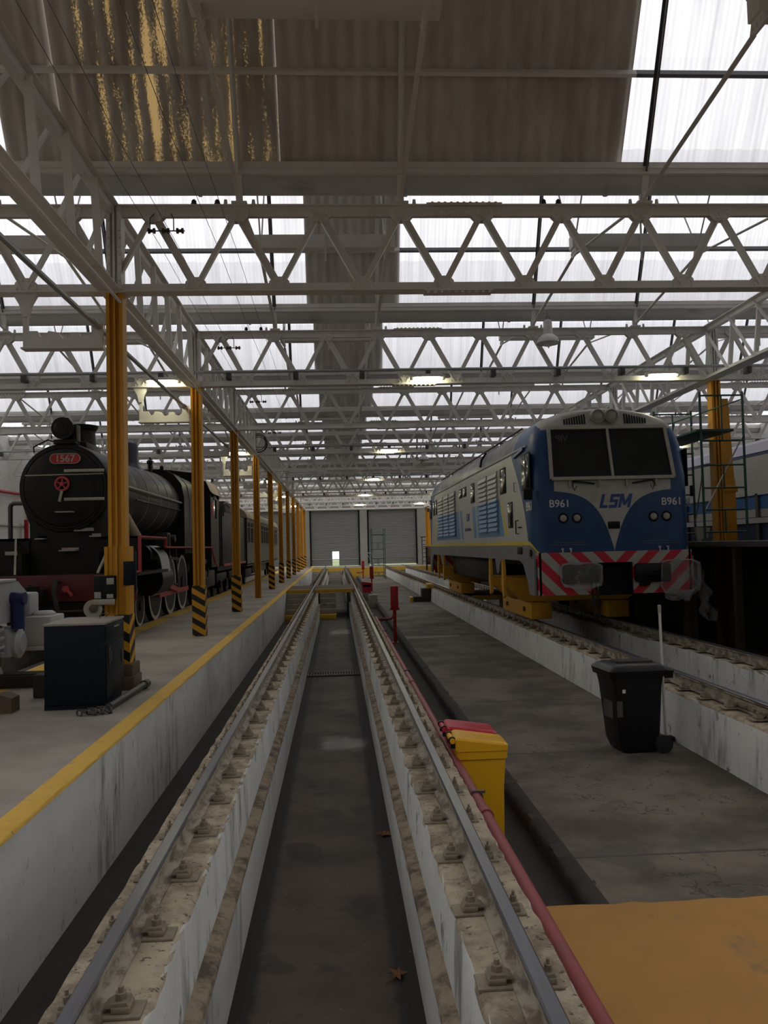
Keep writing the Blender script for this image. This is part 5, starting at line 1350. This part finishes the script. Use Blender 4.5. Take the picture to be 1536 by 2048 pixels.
# saddle, deck, buffer beam, side casings
mb = MB(); mb.prism([(-.86, BZ - .35), (-.72, BZ - .75), (-.70, Z(1.25)), (.70, Z(1.25)), (.72, BZ - .75), (.86, BZ - .35)], 'y', .06, 2.3); mb.obj('saddle', MT['loco_black'], sl)
mb = MB(); mb.box(-1.6, 1.6, -.6, 2.4, Z(1.20), Z(1.26)); mb.obj('deck', MT['loco_black'], sl)
mb = MB(); mb.box(-1.60, 1.58, -.70, -.60, Z(.73), Z(1.25), .006); mb.obj('buffer_beam', MT['loco_red'], sl)
for s in (-1, 1):
    mb = MB(); pl = [(-.10, Z(1.27)), (.60, Z(1.22)), (.74, Z(1.30)), (.76, Z(2.0)), (2.9, Z(1.96)), (2.9, Z(2.0)), (.74, Z(2.04)), (-1.2, Z(2.0))]
    mb.box(s * .72, s * 1.50, .02, .10, Z(1.25), Z(2.0)); mb.box(*sorted((s * .72, s * .78)), -.4, 2.4, Z(1.25), Z(1.7)); mb.box(*sorted((s * .7, s * 1.50)), .02, 2.6, Z(1.95), Z(2.0)); mb.obj('casing', MT['loco_black'], sl)
    mb = MB(); X = s * 1.50
    for a, b in (((0.0, 1.99), (2.6, 1.99)), ((0.0, 1.99), (0.0, 1.28)), ((0, 1.28), (-.55, 1.24)), ((2.6, 1.99), (2.6, 1.77)), ((2.6, 1.77), (9.9, 1.77)), ((9.9, 1.77), (10.7, 1.25)), ((10.7, 1.25), (11.4, 1.1))):
        mb.bar((X, a[0], Z(a[1])), (X, b[0], Z(b[1])), .03, .06, (1, 0, 0))
    mb.obj('red_edging', MT['edge_red'], sl)
    mb = MB(); mb.box(*sorted((s * .75, s * 1.48)), 2.6, 9.9, Z(1.74), Z(1.77)); mb.obj('running_board', MT['loco_black'], sl)
    mb = MB(); mb.bar((s * .98, .0, Z(1.98)), (s * .80, -.55, Z(1.27)), .04, .04); mb.obj('deck_stay', MT['cream'], sl)
    mb = MB(); mb.cyl((s * .78, .95, BZ - .30), (s * 1.02, 1.65, Z(2.0)), .15, n=16); mb.obj('steam_pipe', MT['coach_roof'], sl)
    mb = MB(); mb.tube([(s * .95, .75, Z(2.0)), (s * .98, .78, BZ + .0), (s * 1.0, .85, BZ + .08), (s * 1.02, 9.0, BZ + .05)], .028, 8); mb.obj('hand_rail', MT['cream'], sl)
    mb = MB(); mb.tube([(s * .98, 2.0, BZ - .16), (s * 1.02, 9.0, BZ - .18)], .018, 8); mb.obj('feed_pipe', MT['loco_black'], sl)
    # cylinders and motion
    mb = MB(); mb.cyl((s * 1.15, 2.2, Z(1.02)), (s * 1.15, 3.5, Z(1.02)), .37, n=32); mb.cyl((s * 1.05, 2.1, Z(1.60)), (s * 1.05, 3.6, Z(1.60)), .22, n=24); mb.obj('cylinder', MT['loco_black'], sl)
    mb = MB(); rows = []
    for i in range(15):
        q = math.radians(78 - 158 * i / 14); rr_ = .42
        cz, cx = (1.40, 1.02) if i < 7 else (1.02, 1.05)
        px = s * (cx + rr_ * math.cos(q)); pz = Z(cz + rr_ * math.sin(q)) if i != 7 else Z(1.2)
        rows.append([(px, 2.35, pz), (px, 3.35, pz)])
    mb.grid(rows); mb.obj('cylinder_cover', MT['gutter_grey'], sl, ang=1.2)
    def wheel(y, r, nm, sp):
        m = MB(); X0 = s * .86
        m.lathe([(r * .9, -.06), (r, -.055), (r, .07), (r * .9, .075)], (X0, y, r), (s, 0, 0), 48); m.lathe([(r * .22, -.07), (r * .22, .11), (r * .1, .12)], (X0, y, r), (s, 0, 0), 20)
        w_ = m.obj(nm, MT['loco_black'], sl)
        m = MB(); m.lathe([(r * .88, .074), (r * .88, .082), (r * 1.0, .082), (r * 1.0, .066)], (X0, y, r), (s, 0, 0), 48)
        for f in list(m.bm.faces):
            if len(f.verts) > 6: m.bm.faces.remove(f)
        m.obj('tyre_rim', MT['white_rim'], w_)
        m = MB()
        for k in range(sp):
            a = 2 * PI * k / sp; m.cyl((X0 + s * .04, y + .2 * r * math.cos(a), r + .2 * r * math.sin(a)), (X0 + s * .02, y + .92 * r * math.cos(a), r + .92 * r * math.sin(a)), .035, .028, n=6)
        if r > .6: m.prism([(y + r * .85 * math.cos(q), r + r * .85 * math.sin(q)) for q in (math.radians(200 + 14 * k) for k in range(11))], 'x', *sorted((X0 + s * .02, X0 + s * .08)))
        m.obj('spokes', MT['loco_black'], w_)
    wheel(1.05, .46, 'leading_wheel', 10); wheel(2.4, .46, 'leading_wheel', 10)
    for y in (4.1, 6.0, 7.8): wheel(y, .80, 'driving_wheel', 14)
    wheel(9.9, .52, 'trailing_wheel', 10)
    m = MB(); m.bar((s * 1.06, 3.9, .62), (s * 1.06, 8.0, .62), .05, .12); m.obj('side_rod', MT['edge_red'], sl)
    m = MB(); m.bar((s * 1.14, 3.3, Z(.98)), (s * 1.14, 6.0, .66), .06, .13); m.obj('main_rod', MT['edge_red'], sl)
    m = MB(); m.bar((s * 1.14, 3.2, Z(1.18)), (s * 1.14, 4.6, Z(1.18)), .07, .06); m.bar((s * 1.14, 3.2, Z(.86)), (s * 1.14, 4.6, Z(.86)), .07, .06); m.box(*sorted((s * 1.04, s * 1.22)), 4.5, 4.62, Z(.7), Z(2.1)); m.obj('slide_bar', MT['loco_grey'], sl)
    m = MB(); m.bar((s * 1.16, 4.6, Z(1.5)), (s * 1.16, 6.1, Z(1.45)), .04, .07); m.bar((s * 1.16, 5.6, Z(1.75)), (s * 1.16, 5.9, Z(.7)), .05, .1); m.bar((s * 1.16, 5.8, Z(.75)), (s * 1.16, 4.4, Z(.95)), .04, .06); m.obj('valve_gear', MT['loco_grey'], sl)
    m = MB(); m.box(*sorted((s * .9, s * 1.2)), 4.4, 4.8, Z(1.78), Z(2.15), .03); m.cyl((s * 1.15, 4.9, Z(2.0)), (s * 1.3, 4.9, Z(2.0)), .1, n=12); m.obj('lubricator', MT['loco_grey'], sl)
    m = MB(); m.box(*sorted((s * .8, s * 1.3)), 9.2, 12.0, Z(.45), Z(1.0), .05); m.cyl((s * 1.2, 9.6, Z(1.3)), (s * 1.2, 10.3, Z(1.3)), .1, n=12); m.tube([(s * 1.3, 9.4, Z(1.2)), (s * 1.3, 9.6, Z(.8)), (s * 1.3, 10.2, Z(.75)), (s * 1.3, 10.4, Z(1.1))], .04, 8); m.obj('injector_piping', MT['loco_black'], sl)
mb = MB(); mb.box(-.7, .7, .6, 10.5, .35, 1.3); mb.obj('frame', MT['loco_black'], sl)
# boiler, firebox, cab
mb = MB(); mb.lathe([(.88, 2.4), (.89, 2.45), (.92, 5.0), (.97, 7.4), (.97, 7.5)], (0, 0, BZ), (0, 1, 0), 56); bo = mb.obj('boiler', MT['loco_grey'], sl)
for y, r in ((3.6, .906), (4.9, .922), (5.9, .942), (6.9, .965)):
    mb = MB(); mb.lathe([(r, y), (r + .008, y), (r + .008, y + .035), (r, y + .035)], (0, 0, BZ), (0, 1, 0), 56)
    for f in list(mb.bm.faces):
        if len(f.verts) > 6: mb.bm.faces.remove(f)
    mb.obj('boiler_band', MT['cream'], bo)
mb = MB(); mb.prism([(-1.10, Z(1.6)), (-1.10, BZ + .2), (-1.02, BZ + .62), (-.8, BZ + .90), (-.45, BZ + 1.06), (.45, BZ + 1.06), (.8, BZ + .90), (1.02, BZ + .62), (1.10, BZ + .2), (1.10, Z(1.6))], 'y', 7.4, 10.6); mb.obj('firebox', MT['loco_black'], sl)
mb = MB(); mb.tube([(1.09, 8.3, BZ - .9), (1.11, 8.3, BZ + .2), (1.03, 8.3, BZ + .63), (.8, 8.3, BZ + .91), (.45, 8.3, BZ + 1.07), (-.45, 8.3, BZ + 1.07)], .012, 5); mb.obj('firebox_band', MT['cream'], sl)
cab = [(-1.40, Z(1.75)), (-1.40, Z(3.60)), (-1.25, Z(3.95)), (-.8, Z(4.22)), (0, Z(4.33)), (.8, Z(4.22)), (1.25, Z(3.95)), (1.40, Z(3.60)), (1.40, Z(1.75))]
mb = MB(); mb.prism(cab, 'y', 10.55, 10.62); mb.obj('cab_front', MT['loco_black'], sl)
for s in (-1, 1):
    mb = MB()
    for q in ((10.6, 12.6, 1.1, 2.75), (10.6, 11.25, 2.75, 3.6), (11.95, 12.6, 2.75, 3.6), (10.6, 12.6, 3.45, 3.62)): mb.box(*sorted((s * 1.36, s * 1.40)), q[0], q[1], Z(q[2]), Z(q[3]))
    mb.obj('cab_side', MT['loco_grey'], sl)
    mb = MB(); mb.box(*sorted((s * 1.40, s * 1.41)), 10.8, 11.2, Z(2.82), Z(3.28), .003); mb.obj('cab_plate', MT['edge_red'], sl)
    mb = MB()
    for y in (12.55, 13.0): mb.cyl((s * 1.42, y, Z(1.1)), (s * 1.42, y, Z(3.1)), .025, n=8)
    mb.obj('cab_hand_rail', MT['loco_grey'], sl)
    mb = MB(); mb.box(*sorted((s * 1.38, s * 1.42)), 11.3, 11.9, Z(3.40), Z(3.44)); mb.box(*sorted((s * 1.36, s * 1.37)), 11.25, 11.95, Z(2.75), Z(3.45)); mb.obj('cab_window', MT['glass_dark'], sl)
mb = MB(); rows = []
for y in (10.4, 13.0):
    rows.append([(x * 1.02, y, z + .02) for x, z in [(-1.46, Z(3.52))] + cab[1:-1] + [(1.46, Z(3.52))]])
mb.grid(rows); mb.obj('cab_roof', MT['coach_roof'], sl, ang=.9)
# chimney, dome, headlamp, fittings
mb = MB(); mb.lathe([(.42, -.10), (.34, 0), (.31, .10), (.30, .42), (.36, .50), (.37, .55), (.30, .56)], (0, 1.15, BZ + .88), (0, 0, 1), 32); mb.obj('chimney', MT['loco_black'], sl)
mb = MB(); mb.box(-.34, .34, .4, 1.5, BZ + .80, BZ + 1.0, .05); mb.obj('feed_heater', MT['loco_black'], sl)
mb = MB(); mb.lathe([(.50, -.1), (.40, .05), (.36, .15), (.36, .5), (.33, .62), (.22, .70), (.001, .73)], (0, 4.9, BZ + .88), (0, 0, 1), 32); mb.obj('steam_dome', MT['dome_blue'], sl)
mb = MB()
mb.lathe([(.05, 0), (.05, .2), (.09, .22), (.09, .3), (.03, .34)], (.25, 6.8, BZ + .94), (0, 0, 1), 12); mb.tube([(.25, 7.0, BZ + .98), (.25, 7.0, BZ + 1.3), (.2, 7.0, BZ + 1.36)], .03, 8)
mb.obj('whistle', MT['loco_black'], sl)
for q in ((.08, .2, 0, 8.0), (.06, .16, .3, 8.2)):
    mb = MB(); mb.lathe([(q[0], 0), (q[0], q[1]), (q[0] * .6, q[1] + .03)], (q[2], q[3], BZ + 1.05), (0, 0, 1), 12); mb.obj('safety_valve', MT['loco_black'], sl)
mb = MB(); mb.lathe([(.14, .36), (.21, .30), (.215, .02), (.225, .0), (.225, -.03), (.19, -.03)], (.0, -.08, BZ + 1.21), (0, 1, 0), 32); mb.box(-.06, .06, .08, .2, BZ + 1.40, BZ + 1.45); mb.box(-.2, .24, -.05, .3, BZ + .90, BZ + .99, .01); mb.box(.18, .26, -.02, .25, BZ + .95, BZ + 1.3, .01); hl = mb.obj('headlamp', MT['loco_black'], sl)
mb = MB(); mb.lathe([(.19, 0), (.16, .02), (.06, .03)], (0, -.10, BZ + 1.21), (0, -1, 0), 28); mb.obj('lens', MT['glass_dusty'], hl)
mb = MB(); mb.tube([(-.62, .05, BZ + .74), (-.60, -.04, BZ + .84), (-.3, -.06, BZ + .98), (-.22, .0, BZ + .95)], .016, 6); mb.obj('lamp_rail', MT['loco_black'], sl)
for x, z, y, w_ in ((.06, -.52, -.12, .34), (.40, -.90, .0, .34), (.62, -1.02, .0, .18), (-.47, -1.05, .02, .18), (.09, -1.30, .0, .34)):
    mb = MB(); mb.box(x - w_ / 2, x + w_ / 2, y - .16, y + .06, BZ + z, BZ + z + .025); mb.box(x - w_ / 2, x + w_ / 2, y + .04, y + .06, BZ + z, BZ + z + .07); mb.obj('foot_step', MT['cream'], sl)
mb = MB(); mb.box(-1.2, -.95, .0, .02, Z(1.66), Z(1.74), .004); mb.obj('maker_plate', MT['cream'], sl)
# coupler gear on the beam
mb = MB(); mb.box(-.42, -.10, -1.05, -.70, Z(.72), Z(1.0), .05); mb.lathe([(.14, 0), (.14, .34)], (-.30, -1.05, Z(.72)), (0, 0, 1), 16); mb.bar((-.4, -.95, Z(1.05)), (-.15, -.9, Z(.9)), .08, .1); mb.obj('coupler', MT['loco_black'], sl)
mb = MB(); mb.tube([(.10, -.75, Z(1.12)), (.10, -.90, Z(1.15)), (.08, -.95, Z(.95)), (.14, -.92, Z(.55)), (.22, -.85, Z(.42))], .045, 10); mb.obj('brake_hose', MT['loco_grey'], sl)
mb = MB(); mb.cyl((.24, -.70, Z(.98)), (.24, -.80, Z(.98)), .06, n=14); mb.bar((.24, -.8, Z(1.02)), (.38, -.8, Z(.85)), .03, .05); mb.obj('angle_cock', MT['edge_red'], sl)
mb = MB(); mb.cyl((-1.1, -.8, Z(.52)), (1.2, -.8, Z(.56)), .025, n=8); mb.cyl((-1.0, -.78, Z(.66)), (-.5, -.78, Z(.72)), .02, n=8); mb.obj('cut_lever', MT['loco_grey'], sl)
mb = MB(); mb.prism([(-1.1, Z(.70)), (1.1, Z(.70)), (.9, Z(.15)), (-.9, Z(.15))], 'y', -.55, -.45); mb.obj('rail_guard', MT['loco_black'], sl)
# tender
td = thing('tender', 'black slab-sided tender coupled behind the steam locomotive cab', 'tender', (SX, 30.9, -.05))
mb = MB(); mb.box(-1.40, 1.40, 0, 7.2, Z(1.12), Z(3.08), .03); mb.box(-1.30, 1.30, 1.6, 4.6, Z(3.05), Z(3.55), .05); mb.obj('tank', MT['loco_grey'], td)
mb = MB()
for s in (-1, 1): mb.bar((s * 1.42, 0, Z(1.12)), (s * 1.42, 7.3, Z(1.12)), .04, .08)
mb.obj('red_edging', MT['edge_red'], td)
for s in (-1, 1):
    mb = MB(); mb.tube([(s * 1.42, .1, Z(2.9)), (s * 1.44, .1, Z(3.35)), (s * 1.44, .5, Z(3.4)), (s * 1.44, 1.8, Z(3.3))], .03, 8); mb.tube([(s * 1.44, 7.25, Z(1.2)), (s * 1.44, 7.25, Z(2.9))], .025, 8); mb.obj('hand_rail', MT['loco_grey'], td)
    for y in (1.0, 2.7, 4.6, 6.3):
        mb = MB(); mb.lathe([(.40, -.05), (.43, -.05), (.43, .06), (.38, .07), (.1, .1)], (s * .86, y, .43), (s, 0, 0), 32); mb.obj('wheel', MT['loco_black'], td)
    mb = MB(); mb.box(*sorted((s * .95, s * 1.1)), .5, 3.2, .5, .85, .03); mb.box(*sorted((s * .95, s * 1.1)), 4.1, 6.8, .5, .85, .03)
    for y in (1.0, 2.7, 4.6, 6.3): mb.box(*sorted((s * .95, s * 1.2)), y - .16, y + .16, .3, .6, .03)
    mb.obj('truck_frame', MT['loco_black'], td)
mb = MB(); mb.box(-1.2, 1.2, 0, 7.2, .95, 1.17); mb.obj('underframe', MT['loco_black'], td)
# passenger coach
co = thing('passenger_coach', 'old brown-grey passenger coach with curved tan roof behind the tender', 'coach', (SX, 39.0, -.05))
mb = MB(); W_ = 1.42
for s in (-1, 1):
    mb.box(*sorted((s * (W_ - .05), s * W_)), 0, 20, Z(.95), Z(2.0)); mb.box(*sorted((s * (W_ - .05), s * W_)), 0, 20, Z(2.95), Z(3.15))
    for k in range(15): mb.box(*sorted((s * (W_ - .05), s * (W_ + .012))), k * 1.41, k * 1.41 + .28, Z(1.98), Z(2.98))
    mb.box(*sorted((s * (W_ - .04), s * (W_ + .03))), 0, 20, Z(1.95), Z(2.0))
mb.box(-W_, W_, 0, .06, Z(.95), Z(3.15)); mb.box(-W_, W_, 19.94, 20, Z(.95), Z(3.15)); mb.box(-W_, W_, 0, 20, Z(.9), Z(1.0))
mb.obj('body', MT['coach_side'], co)
for s in (-1, 1):
    for k in range(14):
        mb = MB(); mb.box(*sorted((s * (W_ - .04), s * (W_ - .02))), k * 1.41 + .28, k * 1.41 + 1.41, Z(2.0), Z(2.95)); wn = mb.obj('window', MT['glass_dark'], co)
        mb = MB(); mb.box(*sorted((s * (W_ - .03), s * (W_ + .005))), k * 1.41 + .80, k * 1.41 + .88, Z(2.0), Z(2.95)); mb.box(*sorted((s * (W_ - .03), s * (W_ + .0))), k * 1.41 + .28, k * 1.41 + 1.41, Z(2.70), Z(2.74)); mb.obj('window_frame', MT['coach_side'], wn)
mb = MB(); rows = []
for y in (-.3, 20.3):
    rows.append([((W_ + .06) * math.cos(q), y, Z(3.12) + .72 * math.sin(q)) for q in (PI * k / 14 for k in range(15))])
V = mb.grid(rows); mb.f(V[0]); mb.f(V[1][::-1]); mb.obj('roof', MT['coach_roof'], co, ang=.7)
mb = MB()
for k in range(8): mb.box(-.15, .15, 1.5 + k * 2.4, 1.9 + k * 2.4, Z(3.8), Z(3.98), .03)
mb.obj('roof_vents', MT['loco_grey'], co)
for y in (2.6, 17.4):
    mb = MB(); mb.box(-1.2, 1.2, y - 1.4, y + 1.4, .4, .8, .04)
    for s in (-1, 1):
        for q in (-.95, .95): mb.lathe([(.40, -.06), (.43, .06), (.3, .07)], (s * .86, y + q, .43), (s, 0, 0), 28)
    mb.obj('truck', MT['loco_black'], co)
mb = MB(); mb.box(-1.1, 1.1, 5.5, 14, .45, .9, .05); mb.obj('battery_box', MT['loco_black'], co)
# ---------------------------------------------------------------- grey bogie at the left edge
bg_ = thing('spare_bogie', 'light grey wheelset bogie with blue damper beside the dark cabinet', 'bogie', (-5.55, 8.95, -.05))
for s in (-1, 1):
    X = s * 1.12
    mb = MB(); mb.prism([(-1.0, 1.0), (-.2, .83), (2.5, .83), (2.75, .92), (3.02, 1.06), (3.02, 1.2), (2.7, 1.36), (-1.0, 1.36)], 'x', X - .12, X + .12); mb.obj('side_frame', MT['grey_bogie'], bg_)
    mb = MB(); mb.box(X - .16, X + .16, 1.9, 2.55, 1.36, 1.40, .015); mb.obj('cover_plate', MT['grey_bogie'], bg_)
    mb = MB(); mb.cyl((X + s * .20, 2.47, .74), (X + s * .20, 2.47, 1.10), .085, n=16); mb.cyl((X + s * .10, 2.47, 1.14), (X + s * .30, 2.47, 1.14), .085, n=16); mb.obj('damper', MT['blue'], bg_)
    for y in (.35, 2.55):
        mb = MB(); pts = [(X + .10 * math.cos(k * .7), y - .33 + .10 * math.sin(k * .7), .42 + .0125 * k) for k in range(34)]; mb.tube(pts, .024, 6); mb.obj('spring', MT['grey_bogie'], bg_)
        mb = MB(); mb.box(X - .13, X + .13, y - .20, y + .24, .36, .76, .05); mb.lathe([(.20, 0), (.20, .05), (.13, .09), (.12, .10)], (X + s * .13, y + .05, .54), (s, 0, 0), 28); mb.prism([(y - .55, .26), (y - .25, .26), (y - .1, .05), (y - .2, -.0), (y - .5, .14)], 'x', X - .05, X + .05); mb.obj('axle_box', MT['grey_bogie'], bg_)
        mb = MB(); mb.lathe([(.40, -.06), (.44, -.05), (.41, .07), (.2, .05)], (s * .86, y, .42), (s, 0, 0), 36); mb.obj('wheel', MT['bare'], bg_)
    mb = MB(); mb.prism([(-.1, .26), (.25, .2), (.30, -.05), (.12, -.12), (.02, .02)], 'x', X + s * .1 - .03, X + s * .1 + .03); mb.obj('guard_iron', MT['grey_bogie'], bg_)
for y in (.35, 2.55):
    mb = MB(); mb.cyl((-.9, y, .42), (.9, y, .42), .085, n=16); mb.obj('axle', MT['bare'], bg_)
mb = MB(); mb.box(-1.0, 1.0, 1.0, 1.5, .6, 1.0, .04); mb.obj('bolster', MT['grey_bogie'], bg_)
mb = MB(); mb.box(-1.1, 1.26, 3.08, 3.45, .85, 1.18, .03); mb.obj('end_beam', MT['grey_bogie'], bg_)
mb = MB(); mb.box(1.24, 1.60, 2.9, 3.5, .46, .86, .02); mb.box(1.23, 1.61, 2.88, 3.52, .40, .46, .01); mb.lathe([(.15, .86), (.15, .89), (.11, .92)], (1.42, 3.2, 0), (0, 0, 1), 24); mb.obj('motor_box', MT['gutter_grey'], bg_)
# ---------------------------------------------------------------- right: raised dark platform, second locomotive
t = thing('work_platform', 'dark raised work platform with pale edge right of the blue diesel', 'platform', (7.02, 0, 0))
mb = MB(); mb.box(0, 2.35, -6, 69, 1.50, 1.585); mb.obj('deck', MT['wood_dark'], t)  # near end carried on out of view to darken the space below
mb = MB(); mb.box(-.03, 0, -6, 69, 1.50, 1.60, .004); mb.obj('edge_rail', MT['bare'], t)
mb = MB(); mb.box(-.03, .09, -6, 69, 1.60, 1.606); mb.obj('edge_strip', MT['gutter_grey'], t)
for k in range(16):
    for x in (.12, 2.2):
        if x == 2.2 and k > 6: continue
        mb = MB(); mb.box(x - .06, x + .06, 6.6 + k * 4.0, 6.72 + k * 4.0, -.75, 1.5); mb.obj('leg', MT['wood_dark'], t)
mb = MB(); mb.box(1.9, 2.3, -6, 69, -.75, 1.5); mb.obj('back_panel', MT['wood_dark'], t)
for x in (.60, .86):
    pass
for k, (x, y) in enumerate(((6.62, 15.7), (6.85, 15.9))):
    mb = MB(); mb.box(-.05, .05, -.05, .05, -.75, .9); tag(mb.obj('support_post', MT['wood_dark'], loc=(x, y, 0)), '%s dark prop standing under the right corner of the diesel front' % ('slim', 'second')[k], 'post')
mb = MB(); mb.prism([(-.16, 0), (.02, .0), (.10, .28), (-.20, .30)], 'y', -.05, .05); tag(mb.obj('cardboard_piece', MT['cream'], loc=(7.62, 17.0, 1.6)), 'torn piece of pale cardboard on the raised platform by the yellow column', 'cardboard')
def livery2(g):
    z = g.z
    c = g.mix(z > 2.30, (.012, .022, .085), (.02, .13, .40))
    c = g.mix(g.band(z, 2.12, 2.30), c, CREAMW)
    c = g.mix(z > 2.66, c, (.50, .49, .45))
    c = g.mix(z > 3.52, c, (.03, .045, .16))
    return dict(c=g.scale(c, .85 + .3 * g.noise(2, 5, .6)), r=.45)
MT['livery2'] = mat('second_locomotive_livery', livery2)
l2 = thing('white_locomotive', 'white and blue locomotive with dusty roof behind the yellow column at right', 'locomotive', (11.1, 13.0, 0))
sec = [(1.45, 1.1), (1.45, 3.55), (1.30, 3.70)]
mb = MB(); mb.prism([(-1.45, 1.1), (-1.45, 3.58), (-1.36, 3.66), (1.36, 3.66), (1.45, 3.58), (1.45, 1.1)], 'y', 0, 16.5); mb.obj('body', MT['livery2'], l2)
mb = MB(); rows = []
for y in (0.0, 16.5): rows.append([(-1.45, y, 3.60), (-1.2, y, 3.86), (-.7, y, 4.03), (0, y, 4.1), (.7, y, 4.03), (1.2, y, 3.86), (1.45, y, 3.60)])
V = mb.grid(rows); mb.f(V[0]); mb.f(V[1][::-1]); mb.obj('roof', MT['roof_tarp'], l2, ang=.3)
mb = MB()
for i in range(14): mb.box(-1.48, -1.44, 6.9 + i * .07, 6.93 + i * .07, 2.2, 3.0)
mb.box(-1.47, -1.44, 6.85, 7.95, 2.18, 3.02); mb.obj('vent_panel', MT['gutter_grey'], l2)
mb = MB(); mb.box(-1.50, -1.44, 0, 16.5, 2.62, 2.68); mb.box(-1.52, -1.44, 0, 16.5, 1.98, 2.10); mb.obj('waist_rail', MT['gutter_grey'], l2)
for y in (2.5, 4.1, 5.6, 9.5):
    mb = MB(); mb.box(-1.50, -1.455, y, y + .12, 1.2, 2.66); mb.obj('stanchion', MT['bare'], l2)
mb = MB(); mb.box(-1.47, -1.44, 11.4, 12.1, 2.5, 3.2, .03); mb.obj('cab_window', MT['glass_dark'], l2)
mb = MB(); mb.box(-1.3, 1.3, .5, 16, .3, 1.12, .05); mb.obj('underframe', MT['black'], l2)
for y in (2.5, 13.5):
    mb = MB(); mb.box(-1.3, 1.3, y - 1.6, y + 1.6, -.1, .5, .05)
    for s in (-1, 1):
        for q in (-1.1, 1.1): mb.lathe([(.42, -.06), (.45, .06), (.3, .07)], (s * .86, y + q, .16), (s, 0, 0), 24)
    mb.obj('bogie', MT['black'], l2)
